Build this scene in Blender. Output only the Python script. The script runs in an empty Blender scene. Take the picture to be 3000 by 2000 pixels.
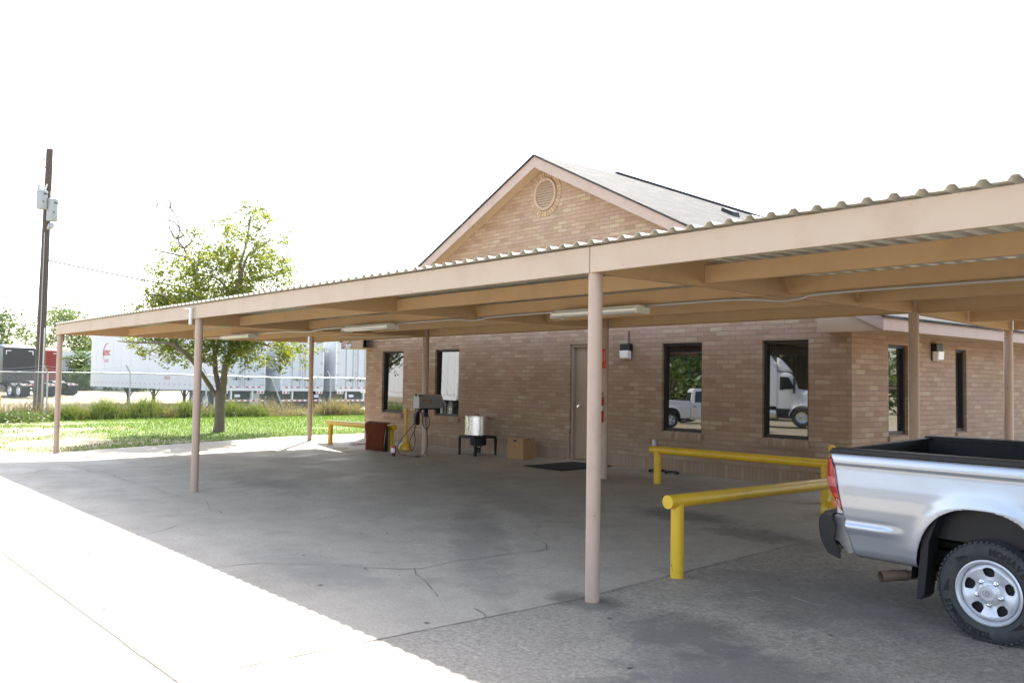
import bpy, bmesh, math, random
from mathutils import Vector, Matrix, noise
random.seed(7)
R = math.radians
S = bpy.context.scene
COL = S.collection
OFF = {}

# ---------------------------------------------------------------- helpers
def lerp(a, b, t): return a + (b - a) * t
def interp(x, xs, ys):
    if x <= xs[0]: return ys[0]
    for i in range(1, len(xs)):
        if x <= xs[i]:
            return lerp(ys[i-1], ys[i], (x - xs[i-1]) / (xs[i] - xs[i-1]))
    return ys[-1]
def sm(a, b, x):
    t = max(0, min(1, (x - a) / (b - a))); return t*t*(3-2*t)
def H(x, y):
    """height of the ground: the forecourt falls away from the building"""
    p = interp(y, [5.07, 10.35, 11.95], [0, .191, .212])
    far = 0.0
    near = interp(x, [-36, -22], [.10, 0]) if y > 5 else 0
    w = sm(-21.5, -44, x) if x < -21.5 else 0
    return lerp(p, far, w)

class MB:
    def __init__(s): s.v = []; s.f = []; s.m = []; s.k = 0
    def mat(s, k): s.k = k; return s
    def face(s, *idx): s.f.append(idx); s.m.append(s.k)
    def poly(s, pts):
        b = len(s.v); s.v += [tuple(p) for p in pts]; s.face(*range(b, b+len(pts))); return s
    def hexa(s, p):
        b = len(s.v); s.v += [tuple(q) for q in p]
        for q in ((0,3,2,1),(4,5,6,7),(0,1,5,4),(1,2,6,5),(2,3,7,6),(3,0,4,7)): s.face(*[b+i for i in q])
        return s
    def box(s, x0, x1, y0, y1, z0, z1):
        return s.hexa([(x0,y0,z0),(x1,y0,z0),(x1,y1,z0),(x0,y1,z0),(x0,y0,z1),(x1,y0,z1),(x1,y1,z1),(x0,y1,z1)])
    def beam(s, a, b, w, h, up=(0,0,1)):
        a = Vector(a); b = Vector(b); d = (b-a).normalized(); r = d.cross(Vector(up)).normalized(); u = r.cross(d)
        r *= w/2; u *= h/2
        return s.hexa([a-r-u, a+r-u, b+r-u, b-r-u, a-r+u, a+r+u, b+r+u, b-r+u])
    def tube(s, pts, rad, n=10, cap=True):
        pts = [Vector(p) for p in pts]; N = len(pts)
        if not hasattr(rad, '__len__'): rad = [rad]*N
        base = len(s.v); t0 = (pts[1]-pts[0]).normalized()
        ref = Vector((0,0,1)) if abs(t0.z) < .9 else Vector((1,0,0))
        r = t0.cross(ref).normalized()
        for i in range(N):
            t = (pts[min(i+1,N-1)] - pts[max(i-1,0)])
            if t.length < 1e-9: t = t0
            t.normalize(); r = (r - t*r.dot(t)).normalized(); u = t.cross(r)
            for j in range(n):
                a = 2*math.pi*j/n; q = pts[i] + (r*math.cos(a)+u*math.sin(a))*rad[i]; s.v.append(tuple(q))
        for i in range(N-1):
            for j in range(n):
                a = base+i*n+j; b = base+i*n+(j+1)%n; s.face(a, b, b+n, a+n)
        if cap:
            s.face(*[base+j for j in range(n)][::-1]); s.face(*[base+(N-1)*n+j for j in range(n)])
        return s
    def lathe(s, prof, c, n=24, axis='z', cap=True):
        c = Vector(c); base = len(s.v)
        for (r, h) in prof:
            for j in range(n):
                a = 2*math.pi*j/n; ca, sa = r*math.cos(a), r*math.sin(a)
                q = {'z':(ca,sa,h), 'y':(ca,h,sa), 'x':(h,ca,sa)}[axis]
                s.v.append(tuple(c+Vector(q)))
        for i in range(len(prof)-1):
            for j in range(n):
                a = base+i*n+j; b = base+i*n+(j+1)%n; s.face(a, b, b+n, a+n)
        if cap:
            s.face(*[base+j for j in range(n)][::-1]); s.face(*[base+(len(prof)-1)*n+j for j in range(n)])
        return s
    def prism(s, poly, a, b, axis='y'):
        """poly in the plane across the axis, extruded from a to b"""
        n = len(poly); base = len(s.v)
        for h in (a, b):
            for (p, q) in poly: s.v.append({'y':(p,h,q), 'x':(h,p,q), 'z':(p,q,h)}[axis])
        s.face(*range(base, base+n)); s.face(*range(base+2*n-1, base+n-1, -1))
        for i in range(n):
            j = (i+1) % n; s.face(base+i, base+n+i, base+n+j, base+j)
        return s
    def grid(s, rows):
        base = len(s.v); m = len(rows[0])
        for r in rows: s.v += [tuple(p) for p in r]
        for i in range(len(rows)-1):
            for j in range(m-1):
                a = base+i*m+j; s.face(a, a+1, a+m+1, a+m)
        return s
    def add(s, o, M=None):
        b = len(s.v); s.v += [tuple(M @ Vector(p)) for p in o.v] if M else list(o.v)
        for f, k in zip(o.f, o.m): s.f.append(tuple(b+i for i in f)); s.m.append(k)
        return s
    def build(s, name, mats, parent=None, smooth=False, local=False, bevel=0, seg=2, fixn=True, angle=35):
        me = bpy.data.meshes.new(name)
        off = Vector((0,0,0))
        if parent is not None and not local: off = OFF.get(parent.name, off)
        me.from_pydata([tuple(Vector(p)-off) for p in s.v], [], s.f)
        if not isinstance(mats, (list, tuple)): mats = [mats]
        for m in mats: me.materials.append(m)
        me.polygons.foreach_set('material_index', s.m)
        if fixn or bevel:
            bm = bmesh.new(); bm.from_mesh(me)
            bmesh.ops.remove_doubles(bm, verts=bm.verts, dist=1e-5)
            if fixn: bmesh.ops.recalc_face_normals(bm, faces=bm.faces)
            bm.to_mesh(me); bm.free()
        if smooth:
            me.polygons.foreach_set('use_smooth', [True]*len(me.polygons))
            try: me.set_sharp_from_angle(angle=R(angle))
            except Exception: pass
        me.update()
        o = bpy.data.objects.new(name, me); COL.objects.link(o)
        if parent is not None:
            o.parent = parent; OFF[o.name] = OFF.get(parent.name, Vector((0,0,0))) if not local else Vector((0,0,0))
        if bevel:
            b = o.modifiers.new('bevel', 'BEVEL'); b.width = bevel; b.segments = seg; b.limit_method = 'ANGLE'; b.angle_limit = R(40)
            b.harden_normals = False
        return o

def tag(o, label, cat, group=None):
    o['label'] = label; o['category'] = cat
    if group: o['group'] = group
    return o
def thing(name, label, cat, loc=(0,0,0), rot=(0,0,0), group=None):
    o = bpy.data.objects.new(name, None); COL.objects.link(o); o.empty_display_size = .2
    o.location = loc; o.rotation_euler = rot; OFF[o.name] = Vector(loc)
    return tag(o, label, cat, group)
def struct(o): o['kind'] = 'structure'; return o
def stuff(o): o['kind'] = 'stuff'; return o
def dup(root, loc, rot=None, label=None, mats=None, skip=()):
    def cp(o, par):
        c = o.copy(); COL.objects.link(c)
        if par is not None: c.parent = par
        if mats and c.type == 'MESH':
            for i, sl in enumerate(c.material_slots):
                if sl.material and sl.material.name in mats:
                    sl.link = 'OBJECT'; sl.material = mats[sl.material.name]
        for ch in o.children:
            if ch.name.split('.')[0] not in skip: cp(ch, c)
        return c
    r = cp(root, None); r.location = loc
    if rot is not None: r.rotation_euler = rot
    if label: r['label'] = label
    return r

def text_mb(txt, size, bold=0.0, ext=0.0, shear=0.0, align='CENTER'):
    cu = bpy.data.curves.new('lettering', 'FONT'); cu.body = txt; cu.size = size; cu.offset = bold; cu.extrude = ext
    cu.shear = shear; cu.align_x = align; cu.align_y = 'CENTER'; cu.resolution_u = 3
    o = bpy.data.objects.new('lettering', cu); COL.objects.link(o)
    dg = bpy.context.evaluated_depsgraph_get(); dg.update()
    me = o.evaluated_get(dg).to_mesh(); b = MB()
    b.v = [tuple(v.co) for v in me.vertices]
    for p in me.polygons: b.face(*p.vertices)
    o.evaluated_get(dg).to_mesh_clear(); bpy.data.objects.remove(o); bpy.data.curves.remove(cu)
    return b
def frame(o, xa, ya):
    """matrix placing the text plane: origin, text-right axis, text-up axis"""
    xa = Vector(xa).normalized(); ya = Vector(ya).normalized(); za = xa.cross(ya)
    M = Matrix((xa, ya, za)).transposed().to_4x4(); M.translation = Vector(o); return M

# ---------------------------------------------------------------- materials
class NT:
    def __init__(s, name):
        s.m = bpy.data.materials.new(name); s.m.use_nodes = True; s.t = s.m.node_tree; s.n = s.t.nodes
        s.p = s.n['Principled BSDF']; s.out = s.n['Material Output']
    def N(s, typ, **kw):
        n = s.n.new(typ)
        for k, v in kw.items(): setattr(n, k, v)
        return n
    def L(s, a, b): s.t.links.new(a, b)
    def math(s, op, a, b=None, c=None):
        n = s.N('ShaderNodeMath', operation=op)
        for i, q in enumerate((a, b, c)):
            if q is None: continue
            if hasattr(q, 'links') or hasattr(q, 'is_linked'): s.L(q, n.inputs[i])
            else: n.inputs[i].default_value = q
        return n.outputs[0]
    def ramp(s, fac, stops, interp='LINEAR'):
        n = s.N('ShaderNodeValToRGB'); n.color_ramp.interpolation = interp; e = n.color_ramp.elements
        while len(e) < len(stops): e.new(.5)
        for i, (p, c) in enumerate(stops): e[i].position = p; e[i].color = (*c, 1) if len(c) == 3 else c
        s.L(fac, n.inputs[0]); return n.outputs[0]
    def noise(s, vec, scale, det=4, rough=.55, dist=0):
        n = s.N('ShaderNodeTexNoise'); n.inputs['Scale'].default_value = scale; n.inputs['Detail'].default_value = det
        n.inputs['Roughness'].default_value = rough; n.inputs['Distortion'].default_value = dist
        if vec is not None: s.L(vec, n.inputs['Vector'])
        return n.outputs[0]
    def mix(s, fac, a, b, blend='MIX'):
        n = s.N('ShaderNodeMix', data_type='RGBA', blend_type=blend)
        for i, q in ((0, fac), (6, a), (7, b)):
            if hasattr(q, 'is_linked'): s.L(q, n.inputs[i])
            elif isinstance(q, (int, float)): n.inputs[i].default_value = q
            else: n.inputs[i].default_value = (*q, 1)
        return n.outputs[2]
    def bump(s, h, strength=.3, dist=.01, nrm=None):
        n = s.N('ShaderNodeBump'); n.inputs['Strength'].default_value = strength; n.inputs['Distance'].default_value = dist
        s.L(h, n.inputs['Height']); 
        if nrm is not None: s.L(nrm, n.inputs['Normal'])
        return n.outputs[0]
    def xyz(s, v=None):
        n = s.N('ShaderNodeSeparateXYZ'); s.L(v if v is not None else s.pos(), n.inputs[0]); return n.outputs
    def pos(s): return s.N('ShaderNodeNewGeometry').outputs['Position']
    def obj(s): return s.N('ShaderNodeTexCoord').outputs['Object']
    def comb(s, x, y, z):
        n = s.N('ShaderNodeCombineXYZ')
        for i, q in enumerate((x, y, z)):
            if hasattr(q, 'is_linked'): s.L(q, n.inputs[i])
            else: n.inputs[i].default_value = q
        return n.outputs[0]
    def set(s, col=None, rough=None, metal=None, normal=None, **kw):
        for k, v in (('Base Color', col), ('Roughness', rough), ('Metallic', metal), ('Normal', normal)):
            if v is None: continue
            if hasattr(v, 'is_linked'): s.L(v, s.p.inputs[k])
            else: s.p.inputs[k].default_value = (*v, 1) if k == 'Base Color' else v
        for k, v in kw.items():
            k = k.replace('_', ' ')
            if hasattr(v, 'is_linked'): s.L(v, s.p.inputs[k])
            else: s.p.inputs[k].default_value = v
        return s.m

def simple(name, col, rough=.5, metal=0, var=.12, scale=4, bump=0, bscale=40, dirt=None, chips=None, **kw):
    """base colour with slow and fine variation, optional dirt streaks and grain"""
    q = NT(name); v = q.obj()
    f = q.noise(v, scale, 5, .6)
    c = q.mix(f, tuple(x*(1-var) for x in col), tuple(min(1, x*(1+var)) for x in col))
    if dirt:
        d = q.ramp(q.noise(v, scale*1.7, 6, .65), [(.5, (0,0,0)), (.72, (1,1,1))])
        c = q.mix(q.math('MULTIPLY', d, dirt[3] if len(dirt) > 3 else .5), c, dirt[:3])
    if chips:
        st = q.N('ShaderNodeMapping'); st.inputs['Scale'].default_value = (1, 1, .45); q.L(v, st.inputs[0])
        k = q.ramp(q.noise(st.outputs[0], chips[3], 3, .6), [(chips[4], (0,0,0)), (chips[4]+.015, (1,1,1))]); c = q.mix(k, c, chips[:3])
    rr = q.math('ADD', q.math('MULTIPLY', q.noise(v, scale*3, 3), .2), rough-.1)
    nr = q.bump(q.noise(v, bscale, 3), bump, .01) if bump else None
    return q.set(c, rr, metal, nr, **kw)

def brick_mat(name, axis, L=.254, C=.0762, soldier=False, phase=0.0, z0=.424):
    q = NT(name); x, y, z = q.xyz(); u = x if axis == 'x' else y
    wob = q.math('MULTIPLY', q.math('SUBTRACT', q.noise(q.pos(), 9, 3), .5), .006)
    zz = q.math('ADD', q.math('SUBTRACT', z, z0), wob); uu = q.math('ADD', u, wob)
    if soldier: zz, uu = uu, zz
    rowf = q.math('DIVIDE', zz, C); row = q.math('FLOOR', rowf)
    sh = q.math('MULTIPLY', q.math('FLOORED_MODULO', row, 2.0), .5) if not soldier else 0.0
    colf = q.math('ADD', q.math('DIVIDE', uu, L), sh); col = q.math('FLOOR', colf)
    wn = q.N('ShaderNodeTexWhiteNoise', noise_dimensions='3D'); q.L(q.comb(col, row, phase), wn.inputs[0])
    fr = q.math('MULTIPLY', q.math('FRACT', rowf), C); fc = q.math('MULTIPLY', q.math('FRACT', colf), L)
    ed = q.math('MINIMUM', q.math('MINIMUM', fr, q.math('SUBTRACT', C, fr)), q.math('MINIMUM', fc, q.math('SUBTRACT', L, fc)))
    ed = q.math('ADD', ed, q.math('MULTIPLY', q.math('SUBTRACT', q.noise(q.pos(), 60, 2), .5), .004))
    n = q.N('ShaderNodeMapRange', interpolation_type='SMOOTHSTEP'); q.L(ed, n.inputs[0])
    n.inputs[1].default_value = .003; n.inputs[2].default_value = .0072; mask = n.outputs[0]
    bc = q.ramp(wn.outputs[0], [(0, (.34,.205,.125)), (.18, (.40,.26,.165)), (.4, (.445,.295,.195)), (.6, (.43,.27,.20)), (.8, (.475,.33,.22)), (.94, (.505,.37,.25)), (1, (.53,.41,.275))])
    grain = q.noise(q.pos(), 90, 4, .7); big = q.noise(q.pos(), .55, 3)
    bc = q.mix(q.math('MULTIPLY', grain, .5), bc, (.22,.14,.09)); blot = q.ramp(q.noise(q.pos(), 1.3, 6, .7, .8), [(.55,(0,0,0)),(.75,(.5,.5,.5))]); bc = q.mix(blot, bc, (.24,.165,.115))
    bc = q.mix(q.ramp(big, [(.35,(0,0,0)),(.7,(.35,.35,.35))]), bc, (.27,.175,.12))
    low = q.N('ShaderNodeMapRange'); q.L(z, low.inputs[0]); low.inputs[1].default_value = .9; low.inputs[2].default_value = .2
    dust = q.math('MULTIPLY', low.outputs[0], q.math('MULTIPLY', q.noise(q.pos(), 2.2, 4), .6))
    bc = q.mix(dust, bc, (.34,.285,.225))
    c = q.mix(mask, q.mix(q.noise(q.pos(), 3.5, 4), (.19,.14,.095), (.33,.25,.17)), bc)
    hgt = q.math('ADD', mask, q.math('MULTIPLY', grain, .35))
    return q.set(c, .9, 0, q.bump(hgt, .65, .008))

M = {}
def mats():
    M['brick_x'] = brick_mat('brick_front', 'x'); M['brick_y'] = brick_mat('brick_side', 'y', phase=3.0)
    M['soldier_x'] = brick_mat('brick_soldier_front', 'x', .212, .0762, True, 5.0, .2105)
    M['soldier_y'] = brick_mat('brick_soldier_side', 'y', .212, .0762, True, 6.0, .2105)
    M['rowlock'] = brick_mat('brick_rowlock', 'x', .30, .0762, True, 8.0, .60)
    # carport paint: beige, a little chalky, faint rust tint
    M['beige'] = simple('carport_paint', (.51,.39,.28), .55, 0, .06, 1.3, .05, 120, (.36,.24,.155,.35), (.20,.12,.07,17,.73))
    M['beige2'] = simple('carport_paint_beam', (.52,.345,.185), .5, 0, .06, 1.1, .05, 120, (.30,.19,.11,.3))
    M['postpaint'] = simple('post_paint', (.47,.345,.265), .5, 0, .05, 2.0, .03, 150, (.28,.185,.125,.35), (.13,.075,.045,19,.715))
    M['roofsheet'] = simple('ribbed_sheet', (.68,.66,.56), .42, .2, .07, .8, 0, 40, (.42,.37,.27,.35))
    M['fasciawood'] = simple('trim_paint', (.40,.295,.24), .6, 0, .07, 1.4, .08, 60, (.27,.18,.13,.35))
    M['soffit'] = simple('soffit_paint', (.47,.34,.215), .65, 0, .06, 1.2)
    M['door'] = simple('door_paint', (.37,.265,.19), .5, 0, .04, 1.2, .03)
    M['dark_alu'] = simple('bronze_aluminium', (.035,.031,.028), .45, .4, .15, 6)
    M['white_metal'] = simple('white_enamel', (.74,.74,.70), .35, 0, .04, 3)
    M['lens'] = simple('acrylic_lens', (.88,.88,.86), .22, 0, .04, 5)
    M['galv'] = simple('galvanised', (.44,.45,.46), .45, .6, .12, 8)
    M['conduit'] = simple('conduit_steel', (.50,.48,.44), .4, .5, .1, 6)
    M['yellow'] = simple('yellow_enamel', (.70,.44,.018), .38, 0, .05, 2.5, .03, 60, (.36,.20,.02,.45), (.10,.075,.05,22,.71), Coat_Weight=.25, Coat_Roughness=.2)
    M['black'] = simple('black_plastic', (.010,.0105,.013), .42, 0, .25, 8)
    M['blackmetal'] = simple('black_steel', (.022,.022,.023), .55, .3, .3, 6)
    M['rubber'] = simple('tyre_rubber', (.038,.039,.041), .75, 0, .25, 9, .15, 90, (.09,.085,.075,.5))
    M['treadrubber'] = simple('letter_rubber', (.006,.006,.006), .65, 0, .2, 9)
    M['alu'] = simple('spun_aluminium', (.72,.72,.72), .26, 1.0, .05, 3)
    M['chrome'] = simple('chrome', (.75,.75,.76), .12, 1.0, .04, 3)
    M['greybox'] = simple('grey_mailbox_paint', (.24,.25,.255), .4, .2, .06, 4)
    M['red'] = simple('red_enamel', (.52,.025,.022), .35, 0, .08, 5)
    M['sign_red'] = simple('sign_red', (.60,.04,.035), .45, 0, .05, 5)
    M['white'] = simple('white_paint', (.78,.78,.77), .4, 0, .03, 4)
    M['label'] = simple('paper_label', (.72,.74,.78), .6, 0, .05, 9)
    M['card'] = simple('cardboard', (.36,.215,.10), .85, 0, .08, 5, .08, 70, (.22,.13,.06,.4))
    M['mat'] = simple('door_mat', (.016,.017,.02), .95, 0, .3, 12, .5, 160)
    M['panelbrown'] = simple('brown_panel', (.105,.022,.006), .85, 0, .15, 3, .05, 50, (.05,.012,.005,.5), Specular_IOR_Level=.15)
    # shingles
    q = NT('asphalt_shingle'); x, y, z = q.xyz(); rf = q.math('DIVIDE', z, .058); row = q.math('FLOOR', rf)
    cf = q.math('ADD', q.math('DIVIDE', y, .30), q.math('MULTIPLY', row, .37)); wn = q.N('ShaderNodeTexWhiteNoise', noise_dimensions='2D'); q.L(q.comb(q.math('FLOOR', cf), row, 0), wn.inputs[0])
    c = q.ramp(wn.outputs[0], [(0, (.022,.020,.019)), (.5, (.040,.037,.035)), (1, (.068,.062,.059))])
    c = q.mix(q.math('MULTIPLY', q.noise(q.pos(), 150, 2), .5), c, (.03,.027,.025))
    lip = q.math('LESS_THAN', q.math('FRACT', rf), .16); c = q.mix(q.math('MULTIPLY', lip, .75), c, (.03,.028,.027))
    M['shingle'] = q.set(c, .9, 0, q.bump(q.math('ADD', q.math('FRACT', rf), q.noise(q.pos(), 120, 2)), .6, .012))
    # tinted window glass: opaque dark film with a mirror-like face
    q = NT('tinted_glass'); w = q.noise(q.obj(), 1.6, 1)
    M['glass'] = q.set((.012,.013,.014), .015, 0, q.bump(w, .012, .05), IOR=2.25, Coat_Weight=.35, Coat_Roughness=.0)
    q = NT('vehicle_glass'); M['vglass'] = q.set((.02,.025,.03), .03, 0, None, IOR=1.9)
    # concrete
    q = NT('concrete'); p = q.pos(); x, y, z = q.xyz(p)
    c = q.ramp(q.noise(p, .35, 6, .62), [(.28, (.33,.288,.228)), (.5, (.385,.34,.275)), (.72, (.435,.39,.322))])
    c = q.mix(q.ramp(q.noise(p, 42, 5, .8), [(.42,(0,0,0)),(.62,(.5,.5,.5))]), c, (.17,.15,.12))
    mott = q.ramp(q.noise(p, 2.3, 6, .68, .4), [(.46, (0,0,0)), (.66, (1,1,1))])
    c = q.mix(q.math('MULTIPLY', mott, .38), c, (.20,.175,.14))
    pale = q.ramp(q.noise(p, 3.1, 5, .7, 1.2), [(.60, (0,0,0)), (.72, (1,1,1))])
    c = q.mix(q.math('MULTIPLY', pale, .32), c, (.40,.37,.32))
    # worn wheel tracks and oil, each a patch with its own place
    def blob(cx, cy, rx, ry, amt, col, rot=0.0):
        ux = q.math('SUBTRACT', x, cx); uy = q.math('SUBTRACT', y, cy)
        a = q.math('DIVIDE', q.math('ADD', q.math('MULTIPLY', ux, math.cos(rot)), q.math('MULTIPLY', uy, math.sin(rot))), rx)
        b = q.math('DIVIDE', q.math('SUBTRACT', q.math('MULTIPLY', uy, math.cos(rot)), q.math('MULTIPLY', ux, math.sin(rot))), ry)
        d = q.math('ADD', q.math('MULTIPLY', a, a), q.math('MULTIPLY', b, b))
        d = q.math('ADD', d, q.math('MULTIPLY', q.math('SUBTRACT', q.noise(p, 2.6, 8, .78, .6), .5), 3.0))
        f = q.ramp(d, [(.15, (min(1,amt*1.4),)*3), (.85, (0,0,0))])
        return f, col
    for args in [(-7.6,6.0,3.2,.40,.30,(.10,.098,.095),-.62), (-9.6,7.9,3.0,.55,.18,(.11,.105,.10),-.25), (-4.0,4.9,.75,.55,.5,(.075,.07,.065)), (-3.0,4.4,1.2,.8,.5,(.10,.095,.09)), (-2.6,3.6,1.5,.9,.45,(.09,.085,.08)), (-6.9,8.6,1.1,.45,.5,(.085,.08,.075)), (-5.6,8.2,.8,.4,.45,(.08,.07,.06)), (-3.7,6.6,1.6,1.2,.45,(.12,.115,.11)), (-13.2,6.2,1.4,.5,.3,(.13,.125,.12)), (-12,9.3,2.4,.8,.12,(.15,.14,.13)), (-5.02,5.05,.4,.3,.5,(.09,.08,.07)), (-7.5,3.9,1.4,.5,.3,(.14,.135,.13))]:
        f, col = blob(*args); c = q.mix(f, c, col)
    # paler scuffed rows left by trolleys
    sc = q.N('ShaderNodeMapping'); sc.inputs['Scale'].default_value = (.5, 5, 1); sc.inputs['Rotation'].default_value = (0,0,.3); q.L(p, sc.inputs[0])
    scr = q.ramp(q.noise(sc.outputs[0], 3.0, 4, .75), [(.66, (0,0,0)), (.74, (1,1,1))])
    c = q.mix(q.math('MULTIPLY', scr, .3), c, (.42,.39,.345))
    near = q.math('GREATER_THAN', x, -5.12)   # the newer slab has exposed, darker grit
    grit = q.ramp(q.noise(p, 26, 6, .85), [(.40,(1,1,1)),(.58,(0,0,0))]); c = q.mix(q.math('MULTIPLY', grit, q.math('ADD', q.math('MULTIPLY', near, .62), .15)), c, (.115,.105,.092))
    pit = q.ramp(q.noise(p, 150, 2, .5), [(.30,(1,1,1)),(.38,(0,0,0))]); c = q.mix(q.math('MULTIPLY', pit, .7), c, (.07,.065,.06))
    fleck = q.ramp(q.noise(p, 190, 2, .5), [(.66,(0,0,0)),(.72,(1,1,1))]); c = q.mix(q.math('MULTIPLY', fleck, .5), c, (.55,.52,.47))
    bumpn = q.bump(q.noise(p, 70, 5, .7), .25, .006)
    rgh = q.ramp(q.noise(p, 1.2, 4), [(.3, (.55,)*3), (.7, (.85,)*3)])
    M['concrete'] = q.set(c, rgh, 0, bumpn)
    q = NT('crack_dirt'); M['crack'] = q.set(q.mix(q.ramp(q.noise(q.pos(), 3, 4), [(.4,(0,0,0)),(.6,(1,1,1))]), (.10,.09,.077), (.26,.233,.19)), .95)
    q = NT('joint_dirt'); M['joint'] = q.set(q.mix(q.noise(q.pos(), 5, 3), (.09,.083,.07), (.21,.19,.155)), .95)
    # soil and lawn
    q = NT('sandy_soil'); p = q.pos(); c = q.ramp(q.noise(p, .25, 6, .65), [(.3, (.25,.20,.135)), (.7, (.34,.285,.21))])
    c = q.mix(q.ramp(q.noise(p, .12, 5, .7), [(.5,(0,0,0)),(.62,(.7,.7,.7))]), c, (.13,.15,.05))
    M['soil'] = q.set(c, .95, 0, q.bump(q.noise(p, 12, 5), .5, .03))
    q = NT('lawn_ground'); p = q.pos(); x, y, z = q.xyz(p)
    c = q.ramp(q.noise(p, 14, 5, .7), [(.3, (.07,.115,.014)), (.7, (.135,.195,.026))])
    bare = q.ramp(q.math('ADD', q.noise(p, .55, 5, .65), q.math('MULTIPLY', q.math('SUBTRACT', 9.2, y), .06)), [(.55,(0,0,0)),(.68,(1,1,1))])
    c = q.mix(bare, c, (.36,.29,.19)); M['lawn'] = q.set(c, .95, 0, q.bump(q.noise(p, 40, 4), .6, .03))
    def leafmat(name, stops, scale, trans=.35, rough=.5):
        q = NT(name); wn = q.N('ShaderNodeTexWhiteNoise', noise_dimensions='3D')
        sn = q.N('ShaderNodeVectorMath', operation='SNAP'); q.L(q.pos(), sn.inputs[0]); sn.inputs[1].default_value = (scale,)*3; q.L(sn.outputs[0], wn.inputs[0])
        c = q.ramp(wn.outputs[0], stops); c = q.mix(q.math('MULTIPLY', q.noise(q.pos(), 1.1, 2), .5), c, stops[0][1])
        q.set(c, rough); tr = q.N('ShaderNodeBsdfTranslucent'); q.L(q.mix(1.0, c, (1.35,1.5,.55), 'MULTIPLY'), tr.inputs[0])
        mx = q.N('ShaderNodeMixShader'); mx.inputs[0].default_value = trans
        q.L(q.p.outputs[0], mx.inputs[1]); q.L(tr.outputs[0], mx.inputs[2]); q.L(mx.outputs[0], q.out.inputs[0]); return q.m
    M['leaf'] = leafmat('tree_leaf', [(0,(.075,.10,.024)),(.4,(.13,.155,.035)),(.75,(.22,.22,.05)),(1,(.36,.26,.07))], .08, .52)
    M['leaf_bg'] = leafmat('shrub_leaf', [(0,(.05,.085,.022)),(.5,(.09,.135,.035)),(1,(.15,.18,.05))], .3, .3)
    M['leaf_pale'] = leafmat('mesquite_leaf', [(0,(.10,.13,.05)),(.5,(.15,.185,.075)),(1,(.21,.23,.10))], .3, .3)
    M['grass'] = leafmat('grass_blade', [(0,(.075,.125,.015)),(.6,(.12,.185,.024)),(1,(.20,.23,.05))], .06, .35, .6)
    M['weed'] = leafmat('weed_blade', [(0,(.09,.14,.035)),(.5,(.17,.21,.065)),(1,(.36,.31,.16))], .07, .3, .7)
    M['dryweed'] = leafmat('dry_weed_blade', [(0,(.22,.16,.10)),(.6,(.31,.24,.15)),(1,(.42,.35,.24))], .07, .25, .8)
    M['bark'] = simple('tree_bark', (.17,.135,.105), .9, 0, .3, 9, .8, 30)
    M['polewood'] = simple('creosote_pole', (.10,.072,.058), .85, 0, .3, 3, .4, 30)
    M['trailerwhite'] = simple('trailer_skin', (.54,.565,.60), .35, .0, .03, .5, 0, 30, (.45,.46,.47,.3))
    M['redtape'] = simple('red_tape', (.50,.02,.025), .4, 0, .05, 4); M['whitetape'] = simple('white_tape', (.8,.8,.8), .4, 0, .03, 4)
    M['logo'] = simple('red_logo', (.42,.03,.05), .45, 0, .04, 3)
    M['underbody'] = simple('chassis_black', (.011,.0115,.012), .7, .1, .3, 5)
    M['silver'] = None
    for nm, col, met in (('silver', (.53,.55,.585), .72), ('fleetwhite', (.74,.75,.77), 0.0), ('cabblack', (.012,.015,.02), 0.1), ('cabred', (.22,.008,.012), 0.1)):
        q = NT(nm+'_paint'); fl = q.noise(q.obj(), 900, 1); c = q.mix(q.math('MULTIPLY', fl, .25 if met > .5 else .03), col, tuple(x*.72 for x in col))
        d = q.ramp(q.noise(q.obj(), 4, 5, .7), [(.46,(0,0,0)),(.78,(.3,.3,.3))]); c = q.mix(d, c, (.42,.39,.34) if met > .5 else tuple(x*.85 for x in col))
        M[nm] = q.set(c, .30 if met > .5 else .4, met, None, Coat_Weight=.7, Coat_Roughness=.06)
    M['whitebldg'] = simple('pale_roof_paint', (.70,.70,.66), .6, 0, .04, .4)
    q = NT('red_lens'); f = q.noise(q.obj(), 60, 2); M['redlens'] = q.set(q.mix(f, (.40,.012,.015), (.52,.03,.03)), .12, 0, None, Coat_Weight=.6)
    M['amberglint'] = simple('amber_glint_paint', (.85,.16,.02), .15, 0, .15, 40); M['clearlens'] = simple('clear_lens', (.72,.62,.60), .15, 0, .1, 30)
    M['pinklens'] = simple('pale_red_lens', (.62,.16,.16), .10, 0, .2, 25)
    M['steelwheel'] = simple('silver_wheel_paint', (.66,.67,.70), .38, .35, .06, 6, 0, 40, (.30,.29,.28,.35))
    M['rust'] = simple('rusty_steel', (.17,.11,.075), .75, .4, .35, 12, .2, 60)
    M['bareplate'] = simple('bent_bare_steel', (.38,.38,.36), .5, .6, .25, 9, .2, 20, (.22,.13,.08,.5))
mats()
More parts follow.
